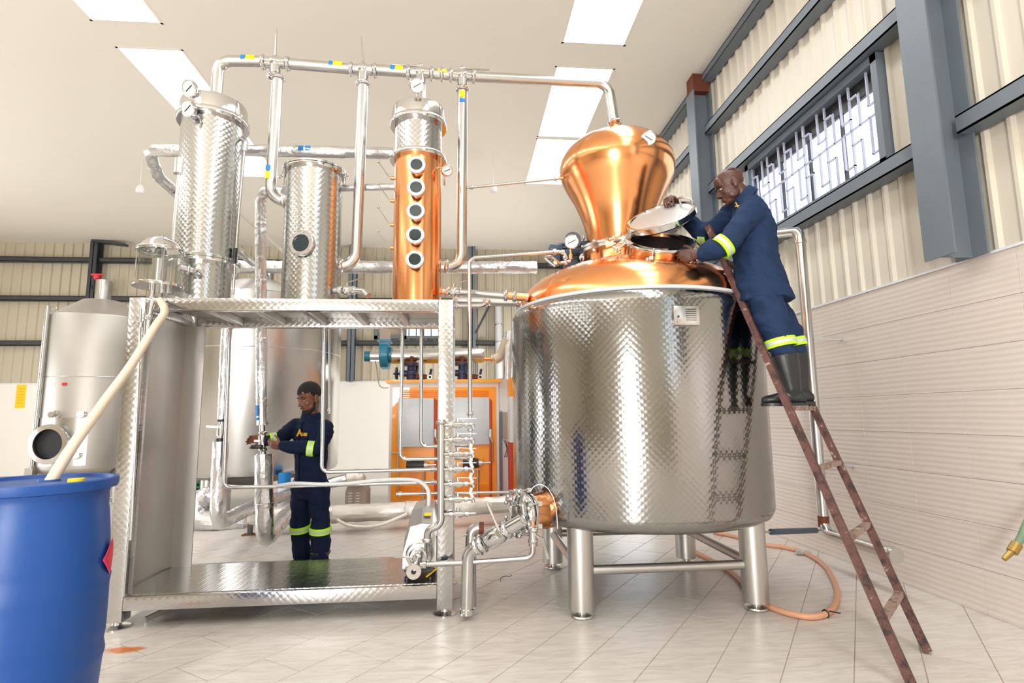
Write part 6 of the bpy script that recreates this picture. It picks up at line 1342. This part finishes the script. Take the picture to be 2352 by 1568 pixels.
for r0, m, nm in ((0.085, 'pink', 'hazard_diamond'), (0.06, 'red', 'diamond_centre')):
    k_ = r0 / 0.30; pts = []; nn = 8; vsl = []; fsl = []
    for i in range(nn + 1):
        da = -k_ + 2 * k_ * i / nn; h = r0 * (1 - abs(da) / k_); g = 0.0 if nm[0] == 'h' else 0.001
        a = ang + da; rr = 0.3035 + g
        vsl += [DC + V((math.cos(a) * rr, math.sin(a) * rr, zz0 - h - 0.0005)), DC + V((math.cos(a) * rr, math.sin(a) * rr, zz0 + h + 0.0005))]
    part(nm, MB().add(vsl, [(2 * i, 2 * i + 2, 2 * i + 3, 2 * i + 1) for i in range(nn)]), m, dr_)
# wall pipe at the right
wp = thing('wall_pipe', ax(1905, 1210, 3.28), 'steel pipe with elbows standing off the tiled wall beside the ladder', 'pipe')
a, c, d = ax(1826, 548, 3.28), ax(1906, 1214, 3.28), ax(2045, 1259, 3.28); yv = (a.y + c.y) / 2; a = V((3.28, yv, a.z)); c = V((3.28, yv, c.z))
part('pipe', MB().tube([ax(1788, 536, 3.28), a + V((0, 0, 0.05)), c - V((0, 0, 0.05)), V((3.28, d.y, c.z - 0.05))], 0.046, 18, 0.1), 'steel', wp)
part('rusty_joint', MB().cyl(c + V((0, 0, 0.10)), c + V((0, 0, 0.0)), 0.0475, 18), 'rust', wp)
part('end_cap', MB().lathe([(0.046, 0), (0.06, 0.005), (0.06, 0.03), (0.05, 0.035), (0.05, 0.05), (0.06, 0.05), (0.06, 0.08), (0, 0.08)], V((3.28, d.y + 0.02, c.z - 0.05)), (0, -1, 0), 20), 'steel', wp)
q = ax(1788, 536, 3.28); part('brass_union', MB().cyl(q + V((0, 0.14, 0)), q, 0.04, 14), 'copperd', wp); part('top_collar', MB().lathe([(0.046, -0.02), (0.056, -0.016), (0.056, 0.016), (0.046, 0.02)], a - V((0, 0, 0.06)), (0, 0, 1), 18), 'steel', wp)
for z in (0.9, 2.1): part('wall_bracket', MB().bar(V((3.28, yv, z)), V((XR + 0.01, yv, z)), 0.03, 0.03), 'steel', wp)
tr_ = thing('tie_rod', P(1830, 1218, 4.4), 'short blue-grey steel rod joining the still leg to the wall pipe', 'rod')
a, c = P(1738, 1222, 4.28), V((3.235, yv, P(1896, 1217, yv).z)); part('shaft', MB().cyl(a, c, 0.009, 10), 'steel', tr_)
part('sleeve', MB().cyl(a.lerp(c, 0.2), a.lerp(c, 0.93), 0.024, 14), 'motor', tr_)
part('bracket', MB().bar(a - V((0.03, 0, 0.03)), a + V((0.05, 0.02, 0.03)), 0.06, 0.03).bar(a - V((0.12, 0, 0.02)), a, 0.03, 0.05), 'postd', tr_)
# orange hose on the floor
oh = thing('floor_hose', az(1915, 1340, 0.02), 'orange rubber hose looping over the floor tiles from under the still', 'hose')
hz = 0.022
hp = [az(1640, 1222, hz), az(1690, 1232, hz), az(1757, 1250, hz), az(1800, 1256, hz), az(1850, 1270, hz), az(1893, 1298, hz), az(1918, 1340, hz), az(1922, 1375, hz), az(1905, 1404, hz), az(1870, 1416, hz), az(1820, 1410, hz), az(1770, 1394, hz), az(1735, 1375, hz), az(1690, 1322, hz), az(1640, 1290, hz), az(1590, 1262, hz), az(1570, 1240, hz)]
part('hose', MB().tube(smooth_path(hp, 6), 0.021, 12), 'hoseorange', oh)
q = az(1846, 1269, hz); part('steel_splice', MB().cyl(q + V((-0.07, 0.02, 0)), q + V((0.06, -0.02, 0)), 0.024, 14), 'polish', oh)
q = az(1896, 1409, hz); part('cable_tie', MB().ring(q, (1, 0.35, 0), 0.024, 0.006, 18, 6).bar(q + V((0.02, -0.01, 0.02)), q + V((0.07, -0.06, 0.02)), 0.012, 0.006), 'black', oh)
b = MB().tube(smooth_path([az(1149, 1335, 0.006), az(1151, 1327, 0.02), az(1160, 1322, 0.012), az(1167, 1324, 0.006), az(1176, 1321, 0.012)], 5), 0.0025, 6); single('wire_scrap', b, 'black', 'curl of black wire lying on the floor tiles before the still', 'wire')
# hose nozzle at the right edge
nz = thing('hose_nozzle', P(2330, 1260, 3.0), 'brass hose nozzle on a green hose hanging at the right edge', 'nozzle')
q = [P(2306, 1284, 3.2), P(2328, 1262, 3.2), P(2345, 1235, 3.2), P(2362, 1195, 3.2), P(2420, 1080, 3.25)]
part('nozzle_tip', MB().cyl(q[0], q[1], 0.014, 12, 0.02), 'brass', nz); part('union', MB().cyl(q[1] - (q[2] - q[1]) * 0.2, q[1].lerp(q[2], 0.5), 0.03, 12), 'brass', nz); part('hose', MB().tube(smooth_path([q[1].lerp(q[2], 0.3), q[2], q[3], q[4], V((XR - 0.12, 3.2, q[4].z + 0.05))], 5), 0.022, 12), 'hosegreen', nz)
